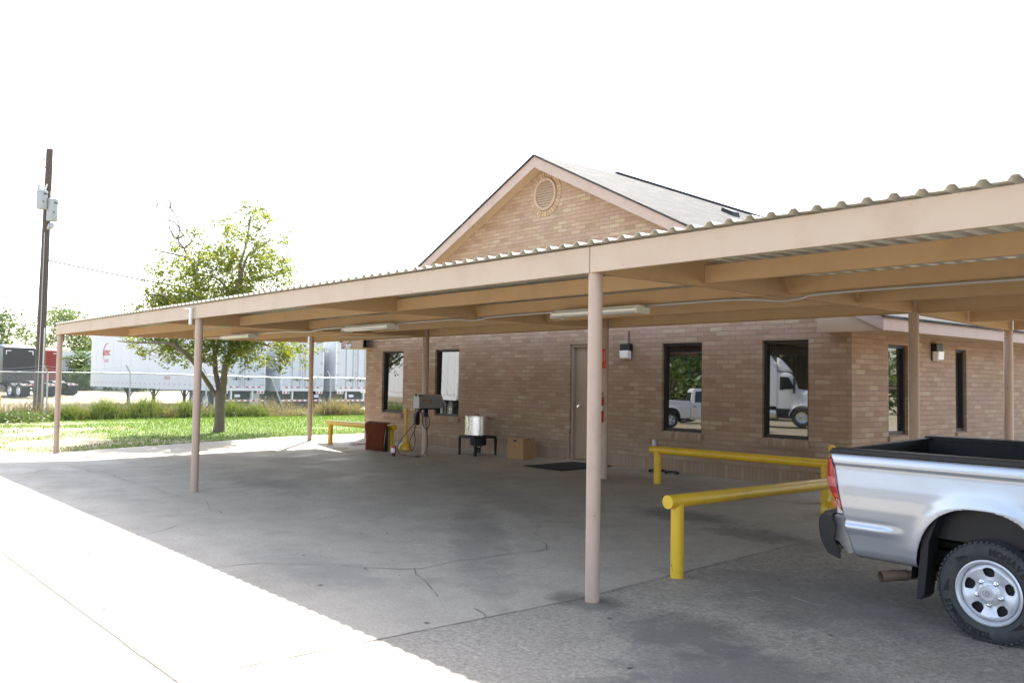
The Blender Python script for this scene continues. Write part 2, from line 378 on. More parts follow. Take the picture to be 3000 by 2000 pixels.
CRACKS = [[(-18.248, 4.567), (-16.945, 4.648), (-16.569, 4.784), (-15.285, 4.687), (-13.974, 4.756), (-13.179, 4.695), (-12.529, 4.748), (-12.229, 4.816), (-11.664, 4.635), (-10.816, 4.521)], [(-17.048, 3.303), (-17.298, 3.797), (-17.625, 4.031), (-17.953, 4.201)], [(-9.735, 1.911), (-9.802, 2.334), (-9.908, 2.685), (-9.95, 3.07), (-10.044, 3.249), (-10.108, 3.549), (-10.304, 3.715), (-10.349, 3.83)], [(-8.494, 1.872), (-8.44, 2.063), (-8.339, 2.34), (-8.106, 2.781), (-7.911, 3.173), (-7.886, 3.487), (-7.854, 3.641), (-7.683, 3.789), (-7.374, 4.125), (-7.033, 4.378), (-6.797, 4.659), (-6.787, 4.78), (-6.852, 5.023), (-6.816, 5.338), (-6.753, 5.72), (-6.676, 5.993), (-6.657, 6.171)], [(-6.776, 4.645), (-6.623, 4.526), (-6.324, 4.412), (-6.185, 4.33), (-5.819, 4.187)], [(-8.382, 7.253), (-7.859, 7.003), (-7.544, 6.812), (-7.182, 6.362), (-6.875, 6.25), (-6.607, 6.125)], [(-5.391, 4.202), (-5.258, 4.168), (-5.1, 4.109)], [(-6.942, 2.803), (-6.948, 2.892)]]
SCUFFS = [[(-4.362, 6.227), (-4.296, 6.273), (-4.266, 6.38)], [(-4.032, 6.312), (-3.887, 6.28), (-3.754, 6.243), (-3.726, 6.318)], [(-4.248, 6.056), (-4.192, 6.078), (-4.108, 6.042), (-4.039, 6.071)], [(-10.175, 4.758), (-10.096, 4.832), (-9.983, 4.879)], [(-5.463, 6.247), (-5.23, 6.251)], [(-7.215, 3.837), (-7.143, 3.855)], [(-4.484, 3.859), (-4.323, 3.843)]]
# ---------------------------------------------------------------- camera and light
def camera():
    cd = bpy.data.cameras.new('camera'); o = bpy.data.objects.new('camera', cd); COL.objects.link(o)
    yaw, pitch, roll = R(-49.859), R(2.5061), R(.84731)
    f = Vector((math.sin(yaw)*math.cos(pitch), math.cos(yaw)*math.cos(pitch), math.sin(pitch)))
    r = Vector((math.cos(yaw), -math.sin(yaw), 0)); u = r.cross(f)
    r2 = r*math.cos(roll)+u*math.sin(roll); u2 = -r*math.sin(roll)+u*math.cos(roll)
    mt = Matrix((r2, u2, -f)).transposed().to_4x4(); mt.translation = (0, 0, 1.71); o.matrix_world = mt
    cd.lens = 31.557; cd.sensor_width = 36; cd.clip_start = .05; cd.clip_end = 3000
    S.camera = o
camera()
SUN = Vector((-.70, .63, 1.0)).normalized()
def light():
    ld = bpy.data.lights.new('sun', 'SUN'); ld.energy = 4.2; ld.angle = R(.53); ld.color = (1, .955, .88)
    o = bpy.data.objects.new('sun', ld); COL.objects.link(o); o.rotation_euler = SUN.to_track_quat('Z', 'Y').to_euler(); o.location = (-20, 30, 40)
    w = bpy.data.worlds.new('World'); S.world = w; w.use_nodes = True; nt = w.node_tree
    sky = nt.nodes.new('ShaderNodeTexSky'); sky.sky_type = 'NISHITA'; sky.sun_disc = False
    sky.sun_elevation = math.asin(SUN.z); sky.sun_rotation = math.atan2(SUN.x, SUN.y); sky.air_density = 1.0; sky.dust_density = 2.2; sky.ozone_density = 1.0
    bg = nt.nodes['Background']; bg.inputs['Strength'].default_value = .145
    # thin bright cloud over much of the sky
    tc = nt.nodes.new('ShaderNodeTexCoord'); mp = nt.nodes.new('ShaderNodeMapping'); mp.inputs['Scale'].default_value = (1.2, 1.2, 3.4)
    nz = nt.nodes.new('ShaderNodeTexNoise'); nz.inputs['Scale'].default_value = 1.7; nz.inputs['Detail'].default_value = 7; nz.inputs['Roughness'].default_value = .55
    rp = nt.nodes.new('ShaderNodeValToRGB'); rp.color_ramp.elements[0].position = .46; rp.color_ramp.elements[1].position = .66
    rp.color_ramp.elements[0].color = (0,0,0,1); rp.color_ramp.elements[1].color = (.75,.75,.75,1)
    mx = nt.nodes.new('ShaderNodeMix'); mx.data_type = 'RGBA'; mx.inputs[7].default_value = (6.2, 6.3, 6.5, 1)
    L = nt.links.new; L(tc.outputs['Generated'], mp.inputs[0]); L(mp.outputs[0], nz.inputs['Vector']); L(nz.outputs[0], rp.inputs[0]); L(rp.outputs[0], mx.inputs[0])
    L(sky.outputs[0], mx.inputs[6]); L(mx.outputs[2], bg.inputs['Color'])
    v = S.view_settings; v.view_transform = 'Standard'; v.look = 'None'; v.exposure = 1.95; v.gamma = 1; v.use_curve_mapping = False
light()
S.cycles.max_bounces = 8; S.cycles.diffuse_bounces = 4; S.cycles.glossy_bounces = 4; S.cycles.transmission_bounces = 4
S.cycles.use_denoising = True; S.cycles.caustics_reflective = False; S.cycles.caustics_refractive = False
S.cycles.sample_clamp_indirect = 8

# ---------------------------------------------------------------- ground
def sheet(name, xs, ys, dz, mat, hole=None, jit=0):
    b = MB(); rows = []
    for y in ys: rows.append([(x, y, H(x, y)+dz) for x in xs])
    b.grid(rows); o = b.build(name, mat, smooth=True, fixn=False, angle=80); return struct(o)
def rng(a, b, n): return [lerp(a, b, i/n) for i in range(n+1)]
sheet('terrain', [-900,-400,-200,-140,-110]+rng(-100,20,48)+[40,80,200,900], [-900,-300,-120,-60]+rng(-40,60,52)+[80,140,300,900], -.06, M['soil'])
slab = sheet('concrete_slab', rng(-21.5, 16, 40), sorted(set(rng(-24, 5, 20)+[5.07]+rng(5.5, 10, 9)+[10.35, 11, 11.95]+rng(12.5, 14, 3)+[20, 26])), 0, M['concrete'])
sheet('lawn', [-37.2]+rng(-36, -21.52, 18), rng(2.5, 27, 26), -.012, M['lawn'])

def ribbon(b, pts, w, jit=.0, dz=.004):
    """thin strip along a polyline on the slab"""
    P = []
    for i in range(len(pts)-1):
        a, c = Vector(pts[i]).to_2d(), Vector(pts[i+1]).to_2d(); n = max(1, int((c-a).length/.14))
        for k in range(n): P.append(a.lerp(c, k/n))
    P.append(Vector(pts[-1]).to_2d())
    if jit: P = [p+Vector((random.gauss(0,jit), random.gauss(0,jit))) for p in P]
    l = []; r = []
    for i, p in enumerate(P):
        t = (P[min(i+1,len(P)-1)]-P[max(i-1,0)]); t = t.normalized() if t.length > 1e-6 else Vector((1,0)); n = Vector((-t.y, t.x))
        ww = w*random.uniform(.45, 1.25) if jit else w
        l.append((*(p+n*ww/2), 0)); r.append((*(p-n*ww/2), 0))
    l = [(x, y, H(x,y)+dz) for x, y, _ in l]; r = [(x, y, H(x,y)+dz) for x, y, _ in r]
    b.grid([l, r])
CR = MB()
for pl in CRACKS: ribbon(CR, pl, .011, .022)
CR.build('slab_crack', M['crack'], slab, fixn=False)
SC = MB()
for pl in SCUFFS: ribbon(SC, pl, .022, .012, .003)
M['scuff'] = simple('chalky_scuff', (.36,.335,.295), .9, 0, .25, 20)
SC.build('slab_scuff', M['scuff'], slab, fixn=False)
JT = MB()
for pl, w in [([(-5.12,-3),(-5.12,11.9)], .012), ([(-21.4,1.88),(15,1.88)], .022), ([(-21.4,10.80),(-5.13,10.80)], .010), ([(-13.3,1.9),(-13.3,10.7)], .006), ([(3.2,-3),(3.2,11.9)], .01)]: ribbon(JT, pl, w, .002)
JT.build('slab_joint', M['joint'], slab, fixn=False)
# litter on the slab: small leaves and grit, too many to count
b = MB()
for i in range(420):
    x = random.uniform(-20, -1); y = random.uniform(.5, 10.8)
    s = random.choice([.008,.01,.012,.015,.03]); a = random.uniform(0, 6.28); z = H(x,y)+.005
    b.poly([(x+s*math.cos(a+k*1.571)*(1 if k%2 else .45), y+s*math.sin(a+k*1.571)*(1 if k%2 else .45), z+random.uniform(0,.004)) for k in range(4)])
stuff(tag(b.build('leaf_litter', simple('dry_litter', (.11,.085,.055), .9, 0, .4, 30), fixn=False), 'dry leaf bits and grit scattered over the concrete forecourt', 'litter'))

# ---------------------------------------------------------------- carport
ZB, ZT = 2.570, 2.775           # underside and top of the steel
XL = lambda y: -21.38 + .272*(y-5)   # oblique left end
cp = thing('carport', 'long beige steel carport with a ribbed sheet roof on round posts', 'carport', (-5, 5.07, 0))
def roof_sheet():
    b = MB(); P = .163; x0 = -4.951; prof = [(-.0405,0),(-.017,.028),(.017,.028),(.0405,0)]
    def yend(x): return min(11.15, (x+21.42)/.272+5) if x < -5 else 13.25
    def zt(y): return ZT+.016 - (.075*(y-10.4)/2.8 if y > 10.4 else 0)
    lst = []; k = int((-21.38-x0)/P)
    while x0+k*P < 8.2:
        for dx, dz in prof: lst.append((x0+k*P+dx, dz))
        k += 1
    lst = [q for q in lst if q[0] > -21.37]
    for (xa, za), (xb, zb) in zip(lst, lst[1:]):
        ya, yb = yend(xa), yend(xb)
        if xa >= -5.0: ya = yb = 13.25
        else: ya, yb = min(ya, 11.15), min(yb, 11.15)
        if ya < 4.98: continue
        cuts = [4.965] + ([10.4] if ya > 12 else [])
        for i, y0 in enumerate(cuts):
            y1a = ya if i == len(cuts)-1 else cuts[i+1]; y1b = yb if i == len(cuts)-1 else cuts[i+1]
            p = [(xa,y0,zt(y0)+za),(xb,y0,zt(y0)+zb),(xb,y1b,zt(y1b)+zb),(xa,y1a,zt(y1a)+za)]
            b.poly(p)
    o = b.build('roof_panel', M['roofsheet'], cp, fixn=True)
    s = o.modifiers.new('gauge', 'SOLIDIFY'); s.thickness = .0025; s.offset = 1
roof_sheet()
def channel(b, a, c, face, lip=.06, z0=ZB, z1=ZT, t=.006, tw=0.0):
    """C section along a-c; web on the side given by the unit vector face, lips turned back"""
    a = Vector((*a, 0)); c = Vector((*c, 0)); f = Vector((*face, 0))
    def bar(u0, u1, w0, w1):
        p = [a-f*u0, c-f*u0, c-f*u1, a-f*u1]
        b.hexa([(q.x,q.y,w0) for q in p]+[(q.x,q.y,w1) for q in p])
    bar(0, t, z0, z1); bar(t+.0005, lip, z0, z0+t); bar(t+.0005, lip, z1-t, z1); bar(lip-t, lip, z0+t+.0005, z0+.022)
for x0, x1 in [(-21.37,-13.28),(-13.272,-5.004),(-4.996,3.2),(3.208,8.2)]:
    b = MB(); channel(b, (x0, 5.005), (x1, 5.005), (0,-1), .035); b.build('fascia', M['beige'], cp, bevel=.006)
XB = [-14.95, -9.97, -5.0, 0.0, 5.0]
for y in (6.39, 7.71, 9.03):
    xs = [XL(y)+.03]+XB+[8.1]
    for xa, xb in zip(xs, xs[1:]):
        b = MB(); channel(b, (xa+.05, y), (xb-.05, y), (0,-1), .06, ZB+.028, ZT-.022); b.build('purlin', M['beige2'], cp, bevel=.003, seg=1)
for xa, xb in [(XL(10.35),-14.95),(-14.95,-9.97),(-9.97,-5),(-5,0),(0,8.1)]:
    b = MB(); channel(b, (xa+.06, 10.37), (xb-.06, 10.37), (0,-1), .09, ZB+.004, ZT); b.box(xa+.06, xb-.06, 10.335, 10.369, ZB-.002, ZB+.0035); b.build('purlin', M['beige2'], cp, bevel=.003, seg=1)
for x in XB:
    b = MB(); channel(b, (x+.035, 5.078), (x+.035, 10.29), (1,0), .07, ZB, ZT+.0145); b.build('beam', M['beige2'], cp, bevel=.003, seg=1)
b = MB(); nv = Vector((math.cos(math.atan(.272)), -math.sin(math.atan(.272)))); channel(b, (XL(5.078), 5.078), (XL(10.30), 10.30), nv, .06, ZB, ZT+.0145); b.build('beam', M['beige2'], cp, bevel=.003, seg=1)
# rear bay beside the building, falling a little to the back
def sl(b, x0, x1, y0, y1, dz=0, h=.2):
    zt = lambda y: ZB - .075*(y-10.4)/2.8 + dz
    b.hexa([(x0,y0,zt(y0)),(x1,y0,zt(y0)),(x1,y1,zt(y1)),(x0,y1,zt(y1)),(x0,y0,zt(y0)+h),(x1,y0,zt(y0)+h),(x1,y1,zt(y1)+h),(x0,y1,zt(y1)+h)])
for x in (-5, 0, 5):
    b = MB(); sl(b, x-.03, x+.03, 10.47, 13.06); sl(b, x-.06, x-.031, 10.47, 13.06, 0, .008); b.build('beam', M['beige2'], cp)
for xa, xb in [(-4.93,-.05),(.05,8.1)]:
    for y in (11.75, 13.13): b = MB(); sl(b, xa, xb, y-.03, y+.03, .003, .19); b.build('purlin', M['beige2'], cp)
for x, y, zt in [(-21.3,5.075,ZB+.002),(-13.3,5.075,ZB+.002),(-5.0,5.075,ZB+.002),(3.2,5.075,ZB+.002),(-19.83,10.35,ZT-.03),(-14.95,10.35,ZT-.03),(-9.97,10.35,ZT-.03),(-5.0,10.38,ZT-.03),(0,10.38,ZT-.03),(-5.0,13.1,2.70),(0,13.1,2.70)]:
    b = MB(); b.lathe([(.057, H(x,y)-.02), (.057, zt)], (x, y, 0), 28); b.build('post', M['postpaint'], cp, smooth=True)

def lampfix(x, first=[None]):
    if first[0]: return dup(first[0], (x, 7.60, 2.49), label=LL.pop(0))
    t = thing('strip_light', LL.pop(0), 'strip light', (x, 7.60, 2.49), group='fluorescent strip lights under the carport'); first[0] = t
    b = MB(); b.box(x-.70, x+.70, 7.55, 7.65, 2.545, 2.582); b.build('housing', M['white_metal'], t, bevel=.004)
    b = MB(); rows = []
    for i in range(9):
        a = math.pi*(i/8); yy = 7.60-.105*math.cos(a); zz = 2.545-.052*math.sin(a)**.6
        rows.append([(x-.69, yy, zz), (x+.69, yy, zz)])
    b.grid(rows); b.build('diffuser', M['lens'], t, smooth=True)
    for s in (-1, 1):
        b = MB(); b.box(x+s*.69-(.025 if s < 0 else 0), x+s*.69+(.025 if s > 0 else 0), 7.49, 7.71, 2.487, 2.56); b.build('end_cap', M['white_metal'], t, bevel=.005)
LL = ['white strip light under the carport, nearest the thick front post', 'white strip light under the carport, middle of the three', 'small white strip light at the far left end of the carport']
for x in (-7.45, -12.62, -17.75): lampfix(x)
def conduit(name, pts, r, label):
    P = [Vector(p) for p in pts]; out = []
    for i in range(len(P)-1):
        for k in range(6): 
            t = k/6; a, b_, c, d = P[max(i-1,0)], P[i], P[i+1], P[min(i+2,len(P)-1)]
            out.append(.5*((2*b_)+(c-a)*t+(2*a-5*b_+4*c-d)*t*t+(3*b_-a-3*c+d)*t**3))
    out.append(P[-1]); b = MB(); b.tube(out, r, 8); return tag(b.build(name, M['conduit'], smooth=True), label, 'conduit')
conduit('conduit', [(-19.6,7.67,2.555),(-18.5,7.67,2.545),(-17.0,7.67,2.575),(-15.6,7.67,2.572),(-15.15,7.67,2.552),(-14.95,7.67,2.548),(-14.7,7.67,2.552),(-14.3,7.67,2.574),(-13,7.67,2.577),(-11,7.67,2.577),(-10.3,7.67,2.574),(-10.1,7.67,2.552),(-9.93,7.67,2.548),(-9.75,7.67,2.554),(-9.3,7.67,2.577),(-6.6,7.67,2.577),(-5.6,7.67,2.576),(-5.25,7.67,2.555),(-5.0,7.67,2.532),(-4.78,7.67,2.545),(-4.4,7.67,2.575),(-2,7.67,2.577),(5,7.67,2.577)], .014, 'grey steel conduit running between the carport strip lights')
conduit('conduit', [(-19.75,10.43,2.54),(-19.4,10.42,2.57),(-18.9,10.40,2.64),(-18.2,10.33,2.66),(-17.2,10.33,2.63),(-16,10.33,2.61),(-15.2,10.33,2.60),(-15.06,10.33,2.58),(-15.03,10.33,2.5),(-15.03,10.33,2.2),(-15.03,10.33,1.6),(-15.03,10.33,1.25)], .012, 'grey conduit looping along the rear beam and down behind the mailbox post')
t = thing('fascia_bracket', 'small white pipe bracket hung on the carport fascia at the second front post', 'bracket', (-13.36, 4.96, 2.6))
b = MB(); b.box(-13.66, -13.33, 4.985, 5.0, 2.722, 2.74); b.build('arm', M['white_metal'], t)
b = MB(); b.tube([(-13.36,4.965,2.735),(-13.36,4.965,2.48)], .026, 14); b.build('pipe', M['white_metal'], t, smooth=True)

# ---------------------------------------------------------------- office building
BX0, BX1, BY0, BY1 = -19.95, -6.654, 11.95, 26.3; XC = -13.16
EX0, EX1, EY = -20.62, -6.0, 11.60; SL = .488; EZ = 2.645          # eave edges, rake plane, pitch, eave top
PK = EZ + SL*(EX1-XC)
office = thing('office_building', 'single storey brick office with a gable roof and round gable vent behind the carport', 'building', (XC, BY0, .2))
WIN = [(-19.16,-18.22),(-16.90,-15.97),(-10.15,-9.30),(-8.14,-7.34)]; WZ = (.885, 2.39); DOOR = (-12.43,-11.42,.235,2.42)
SW = [(13.01, 13.62), (15.27, 15.68)]; SWZ = (.965, 2.34)
def wall(cuts_u, cuts_z, holes, pos, depth, axis):
    b = MB()
    us = sorted(set(cuts_u)); zs = sorted(set(cuts_z))
    def P(u, d, z): return (u, pos+d, z) if axis == 'x' else (pos-d, u, z)
    for ua, ub in zip(us, us[1:]):
        for za, zb in zip(zs, zs[1:]):
            if any(h[0] <= ua and ub <= h[1] and h[2] <= za and zb <= h[3] for h in holes): continue
            b.poly([P(ua,0,za), P(ub,0,za), P(ub,0,zb), P(ua,0,zb)])
    for h in holes:
        a0, a1, z0, z1 = h
        b.poly([P(a0,0,z0),P(a0,depth,z0),P(a0,depth,z1),P(a0,0,z1)]); b.poly([P(a1,0,z0),P(a1,0,z1),P(a1,depth,z1),P(a1,depth,z0)])
        b.poly([P(a0,0,z1),P(a0,depth,z1),P(a1,depth,z1),P(a1,0,z1)]); b.poly([P(a0,0,z0),P(a1,0,z0),P(a1,depth,z0),P(a0,depth,z0)])
    return b
holes = [(a, b_, *WZ) for a, b_ in WIN] + [DOOR]
us = [BX0, BX1]; zs = [.10, 2.62]
for h in holes: us += [h[0], h[1]]; zs += [h[2], h[3]]
wall(us, zs, holes, BY0, .16, 'x').build('front_wall', M['brick_x'], office, fixn=False)
gz = lambda x: PK - (SL if x > XC else (PK-EZ)/(XC-EX0))*abs(x-XC) - .12
b = MB(); b.poly([(BX0,BY0,2.62),(BX1,BY0,2.62),(BX1,BY0,gz(BX1)),(XC,BY0,gz(XC)),(BX0,BY0,gz(BX0))]); b.build('gable', M['brick_x'], office, fixn=False)
holes = [(a, b_, *SWZ) for a, b_ in SW]; us = [BY0, BY1]; zs = [.10, 2.62]
for h in holes: us += [h[0], h[1]]; zs += [h[2], h[3]]
wall(us, zs, holes, BX1, .16, 'y').build('side_wall', M['brick_y'], office, fixn=False)
b = MB(); b.poly([(BX0,BY1,.1),(BX0,BY0,.1),(BX0,BY0,2.62),(BX0,BY1,2.62)]); b.build('side_wall', M['brick_y'], office, fixn=False)
b = MB(); b.poly([(BX1,BY1,.1),(BX0,BY1,.1),(BX0,BY1,2.62),(BX1,BY1,2.62)]); b.build('rear_wall', M['brick_x'], office, fixn=False)
b = MB(); b.box(BX0-.004, DOOR[0]-.003, BY0-.005, BY0+.02, .1, .424); b.box(DOOR[1]+.003, BX1+.004, BY0-.005, BY0+.02, .1, .424); b.build('soldier_course', M['soldier_x'], office)
b = MB(); b.box(BX1-.02, BX1+.005, BY0+.021, BY1, .1, .424); b.build('soldier_course', M['soldier_y'], office)
def window(a0, a1, z0, z1, axis):
    def bx(b, u0, u1, d0, d1, w0, w1):
        if axis == 'x': b.box(u0, u1, BY0+d0, BY0+d1, w0, w1)
        else: b.box(BX1-d1, BX1-d0, u0, u1, w0, w1)
    b = MB(); t = .045; d0, d1 = .05, .15
    bx(b, a0+.002, a0+t, d0, d1, z0+.002, z1-.002); bx(b, a1-t, a1-.002, d0, d1, z0+.002, z1-.002); bx(b, a0+t, a1-t, d0, d1, z1-t, z1-.002); bx(b, a0+t, a1-t, d0, d1, z0+.002, z0+t+.02)
    w = b.build('window', M['dark_alu'], office, bevel=.003, seg=1)
    b = MB(); bx(b, a0+t-.004, a1-t+.004, .088, .098, z0+t+.014, z1-t+.004)
    b.v = [((x, y+.010*(z-z0), z) if axis == 'x' else (x-.004*(z-z0), y, z)) for x, y, z in b.v]; b.build('pane', M['glass'], w)
    b = MB()
    u0, u1 = a0-.02, a1+.02; A = [(-.035, z0-.012), (.05, z0+.012), (.05, z0-.105), (-.035, z0-.105)]
    if axis == 'x': b.prism([(BY0+d, z) for d, z in A], u0, u1, 'x')
    else: b.prism([(BX1-d, z) for d, z in A], u0, u1, 'y')
    b.build('sill', M['rowlock'], w)
for a0, a1 in WIN: window(a0, a1, *WZ, 'x')
for a0, a1 in SW: window(a0, a1, *SWZ, 'y')
# door
d0, d1, z0, z1 = DOOR
b = MB(); b.box(d0+.05, d1-.05, BY0+.10, BY0+.14, z0+.012, z1-.055); dr = b.build('door', M['door'], office, bevel=.003)
b = MB()
for xx in (d0+.002, d1-.05): b.box(xx, xx+.048, BY0+.035, BY0+.15, z0+.0, z1-.055)
b.box(d0+.002, d1-.002, BY0+.035, BY0+.15, z1-.052, z1-.002); b.build('door_frame', M['fasciawood'], dr, bevel=.004)
kx, kz = -12.24, 1.245
b = MB(); b.lathe([(.036,0),(.036,-.008),(.014,-.012),(.013,-.035),(.03,-.045),(.033,-.062),(.022,-.075)], (kx, BY0+.10, kz), 20, 'y'); b.build('knob', M['chrome'], dr, smooth=True)
b = MB(); b.box(d0, d1, BY0-.03, BY0+.15, .10, z0-.002); b.build('threshold', M['concrete'], dr)
# roof: a front gable that ends in a hip behind
SLL = (PK-EZ)/(XC-EX0)
def slope(x): return PK - (SL if x > XC else SLL)*abs(x-XC)
YH, YE = 14.0, BY1+.6
b = MB(); T = .038
def slab_poly(pts):
    lo = [Vector(p) for p in pts]; hi = [p+Vector((0,0,T)) for p in lo]; n = len(lo); k = len(b.v)
    b.v += [tuple(p) for p in lo+hi]; b.face(*range(k, k+n)[::-1]); b.face(*range(k+n, k+2*n))
    for i in range(n): m = (i+1) % n; b.face(k+i, k+m, k+n+m, k+n+i)
for s, xe in ((1, EX1+.03), (-1, EX0-.03)):
    ze = slope(xe); slab_poly([(xe,EY-.03,ze),(XC,EY-.03,PK),(XC,YH,PK),(xe,YE,ze)])
slab_poly([(EX1+.03,YE,slope(EX1+.03)),(XC,YH,PK),(EX0-.03,YE,slope(EX0-.03))])
roof = b.build('roof', M['shingle'], office)
b = MB()
for xe in (EX1, EX0): b.tube([(XC,YH-.05,PK+.045),(xe,YE,slope(xe)+.05)], .04, 6)
b.build('hip_cap', M['blackmetal'], roof)
b = MB(); vx, vy = -11.2, 15.3; vz = slope(vx)+.03
b.hexa([(vx-.15,vy-.13,vz+.07),(vx+.15,vy-.13,vz-.075),(vx+.15,vy+.13,vz-.075),(vx-.15,vy+.13,vz+.07),(vx-.13,vy-.11,vz+.15),(vx+.13,vy-.11,vz+.03),(vx+.13,vy+.11,vz+.03),(vx-.13,vy+.11,vz+.15)]); b.build('roof_vent', M['blackmetal'], roof)
# rakes, eaves, soffits
for s in (-1, 1):
    xe = EX1 if s > 0 else EX0
    b = MB(); hh = .20
    b.prism([(xe, EZ-.004), (XC+s*.001, PK-.004), (XC+s*.001, PK-hh*1.1), (xe, EZ-hh*.9)], EY, EY+.03, 'y'); b.build('rake_board', M['fasciawood'], office)
    b = MB(); b.prism([(xe-s*.04, EZ-.08), (XC+s*.001, PK-.10), (XC+s*.001, PK-.12), (xe-s*.04, EZ-.10)], EY+.031, BY0+.02, 'y'); b.build('rake_soffit', M['soffit'], office)
    b = MB(); b.box(min(xe, xe-s*.03), max(xe, xe-s*.03), EY+.031, BY1+.3, EZ-.175, EZ-.006); b.build('eave_board', M['fasciawood'], office)
    wx = BX1 if s > 0 else BX0
    b = MB(); b.box(min(wx+s*.002, xe-s*.031), max(wx+s*.002, xe-s*.031), EY+.06, BY1+.3, EZ-.172, EZ-.155); b.build('eave_soffit', M['soffit'], office)
    b = MB(); xi = wx - s*.35
    b.prism([(xe-s*.032, EZ-.18), (xe-s*.032, EZ-.06), (xi, slope(xi)-.14), (xi, EZ-.18)], EY+.032, EY+.055, 'y'); b.build('eave_return', simple('shaded_return_paint', (.36,.255,.165), .65), office)  # soffit colour darkened here to paint in the eave shade
    b = MB(); b.box(min(xi, wx), max(xi, wx), EY+.06, BY0-.003, EZ-.172, EZ-.155); b.build('eave_soffit', M['soffit'], office)
# round gable vent
vc = Vector((-13.19, BY0, 5.44)); r0 = .33
b = MB(); b.lathe([(r0-.06,.02),(r0-.06,-.035),(r0-.005,-.04),(r0,-.012),(r0,.02)], vc, 48, 'y', cap=False); M['vent'] = simple('vent_paint', (.41,.285,.195), .6, 0, .05, 4); gv = b.build('gable_vent', M['vent'], office, smooth=True)
b = MB()
for i in range(11):
    z = -.26+i*.052; w = math.sqrt(max(.001, (r0-.055)**2-z*z)); zc = vc.z+z
    b.hexa([(vc.x-w,vc.y-.028,zc-.03),(vc.x+w,vc.y-.028,zc-.03),(vc.x+w,vc.y-.022,zc-.034),(vc.x-w,vc.y-.022,zc-.034),(vc.x-w,vc.y-.004,zc+.020),(vc.x+w,vc.y-.004,zc+.020),(vc.x+w,vc.y+.002,zc+.014),(vc.x-w,vc.y+.002,zc+.014)])
b.build('louvre', M['vent'], gv)
b = MB(); b.lathe([(r0-.058,-.0015),(.001,-.0015)], vc, 40, 'y', cap=False); b.build('backing', M['blackmetal'], gv)
b = MB(); NB = 34
ringm = [M['brick_x']]
for i in range(NB):
    a0 = 2*math.pi*(i+.07)/NB; a1 = 2*math.pi*(i+.93)/NB; p = []
    for yy in (-.012, .01):
        for (rr, aa) in ((r0+.008,a0),(r0+.125,a0),(r0+.125,a1),(r0+.008,a1)): p.append((vc.x+rr*math.cos(aa), vc.y+yy, vc.z+rr*math.sin(aa)))
    b.mat(i % 3); b.hexa(p)
b.build('brick_ring', [simple('ring_brick_a', (.40,.265,.165), .9), simple('ring_brick_b', (.43,.295,.185), .9), simple('ring_brick_c', (.37,.24,.15), .9)], gv)
# ---------------------------------------------------------------- fittings on the building
def wall_lamp(c, axis, label):
    t = thing('wall_lamp', label, 'wall lamp', c, (0,0,0 if axis == 'x' else R(90)), 'wall lamps on the brick office')
    b = MB(); b.box(-.115,.115,-.10,0,.02,.14); b.box(-.10,.10,-.02,0,-.14,.02); b.build('housing', M['black'], t, bevel=.012, local=True)
    b = MB(); b.prism([(-.02,-.14),(-.115,-.12),(-.128,.018),(-.02,.018)], -.1, .1, 'x'); b.build('refractor', M['lens'], t, bevel=.012, local=True)
    return t
wall_lamp((-10.94, BY0-.001, 2.26), 'x', 'black and white wall lamp on the front brickwork beside the fire extinguisher post')
wall_lamp((BX1+.001, 14.49, 2.265), 'y', 'black and white wall lamp on the shaded side wall between two narrow windows')
b = MB(); b.tube([(-10.92,BY0-.012,2.40),(-10.92,BY0-.012,2.64)], .011, 8); tag(b.build('lamp_conduit', M['rust'], smooth=True), 'thin rusty conduit rising from the front wall lamp', 'conduit')
t = thing('outlet_box', 'small grey weatherproof outlet box on the brick above the yellow rail', 'outlet box', (-10.28, BY0, .70))
b = MB(); b.box(-10.32,-10.24,BY0-.05,BY0-.001,.62,.74); b.build('body', M['galv'], t, bevel=.008)
b = MB(); b.box(-10.312,-10.248,BY0-.062,BY0-.0505,.635,.73); b.build('flap', M['conduit'], t, bevel=.004)
t = thing('security_camera', 'small white security camera under the left eave of the brick office', 'camera', (-20.2, EY-.03, 2.52))
b = MB(); b.lathe([(.05,0),(.05,-.02),(.02,-.03)], (-20.2,EY+.03,2.54), 16, 'y'); b.build('mount', M['white'], t, smooth=True)
b = MB(); b.lathe([(.045,.02),(.05,-.03),(.05,-.1),(.04,-.115)], (-20.2,EY,2.52), 16, 'y'); b.build('body', M['white'], t, smooth=True)
b = MB(); b.lathe([(.03,-.112),(.028,-.118),(.001,-.12)], (-20.2,EY,2.52), 16, 'y', cap=False); b.build('lens', M['black'], t, smooth=True)
t = tag(MB().box(BX1-.088,BX1-.084,15.32,15.42,1.98,2.10).build('window_sticker', M['label']), 'small white sticker inside the far narrow side window', 'sticker')
# ---------------------------------------------------------------- things standing under the carport
def arc(c, r, a0, a1, n, f): return [f(c, r, lerp(a0, a1, i/n)) for i in range(n+1)]
def guard(name, a, c, ztop, label, posts, overhang=.0):
    t = thing('guard_rail', label, 'guard rail', (a[0], a[1], H(*a)), group='yellow pipe guard rails')
    zc = ztop-.058
    b = MB(); b.lathe([(.052,-.0)]+[], (0,0,0)) if False else None
    b.tube([(*a, zc), (*c, zc)], .058, 26); b.build('rail', M['yellow'], t, smooth=True)
    for p in posts:
        b = MB(); b.lathe([(.0565, H(*p)-.02), (.0565, zc-.02)], (*p, 0), 26); b.build('post', M['yellow'], t, smooth=True)
    return t
guard('guard_rail', (-5.05,6.03), (-5.05,9.95), .75, 'thick yellow guard rail with its round end facing us, beside the silver pickup', [(-5.05,6.16),(-5.05,9.8)])
guard('guard_rail', (-9.12,10.5), (-6.12,10.66), H(-8,10.5)+.562, 'long yellow guard rail in front of the two dark front windows', [(-9.0,10.507),(-6.30,10.65)])
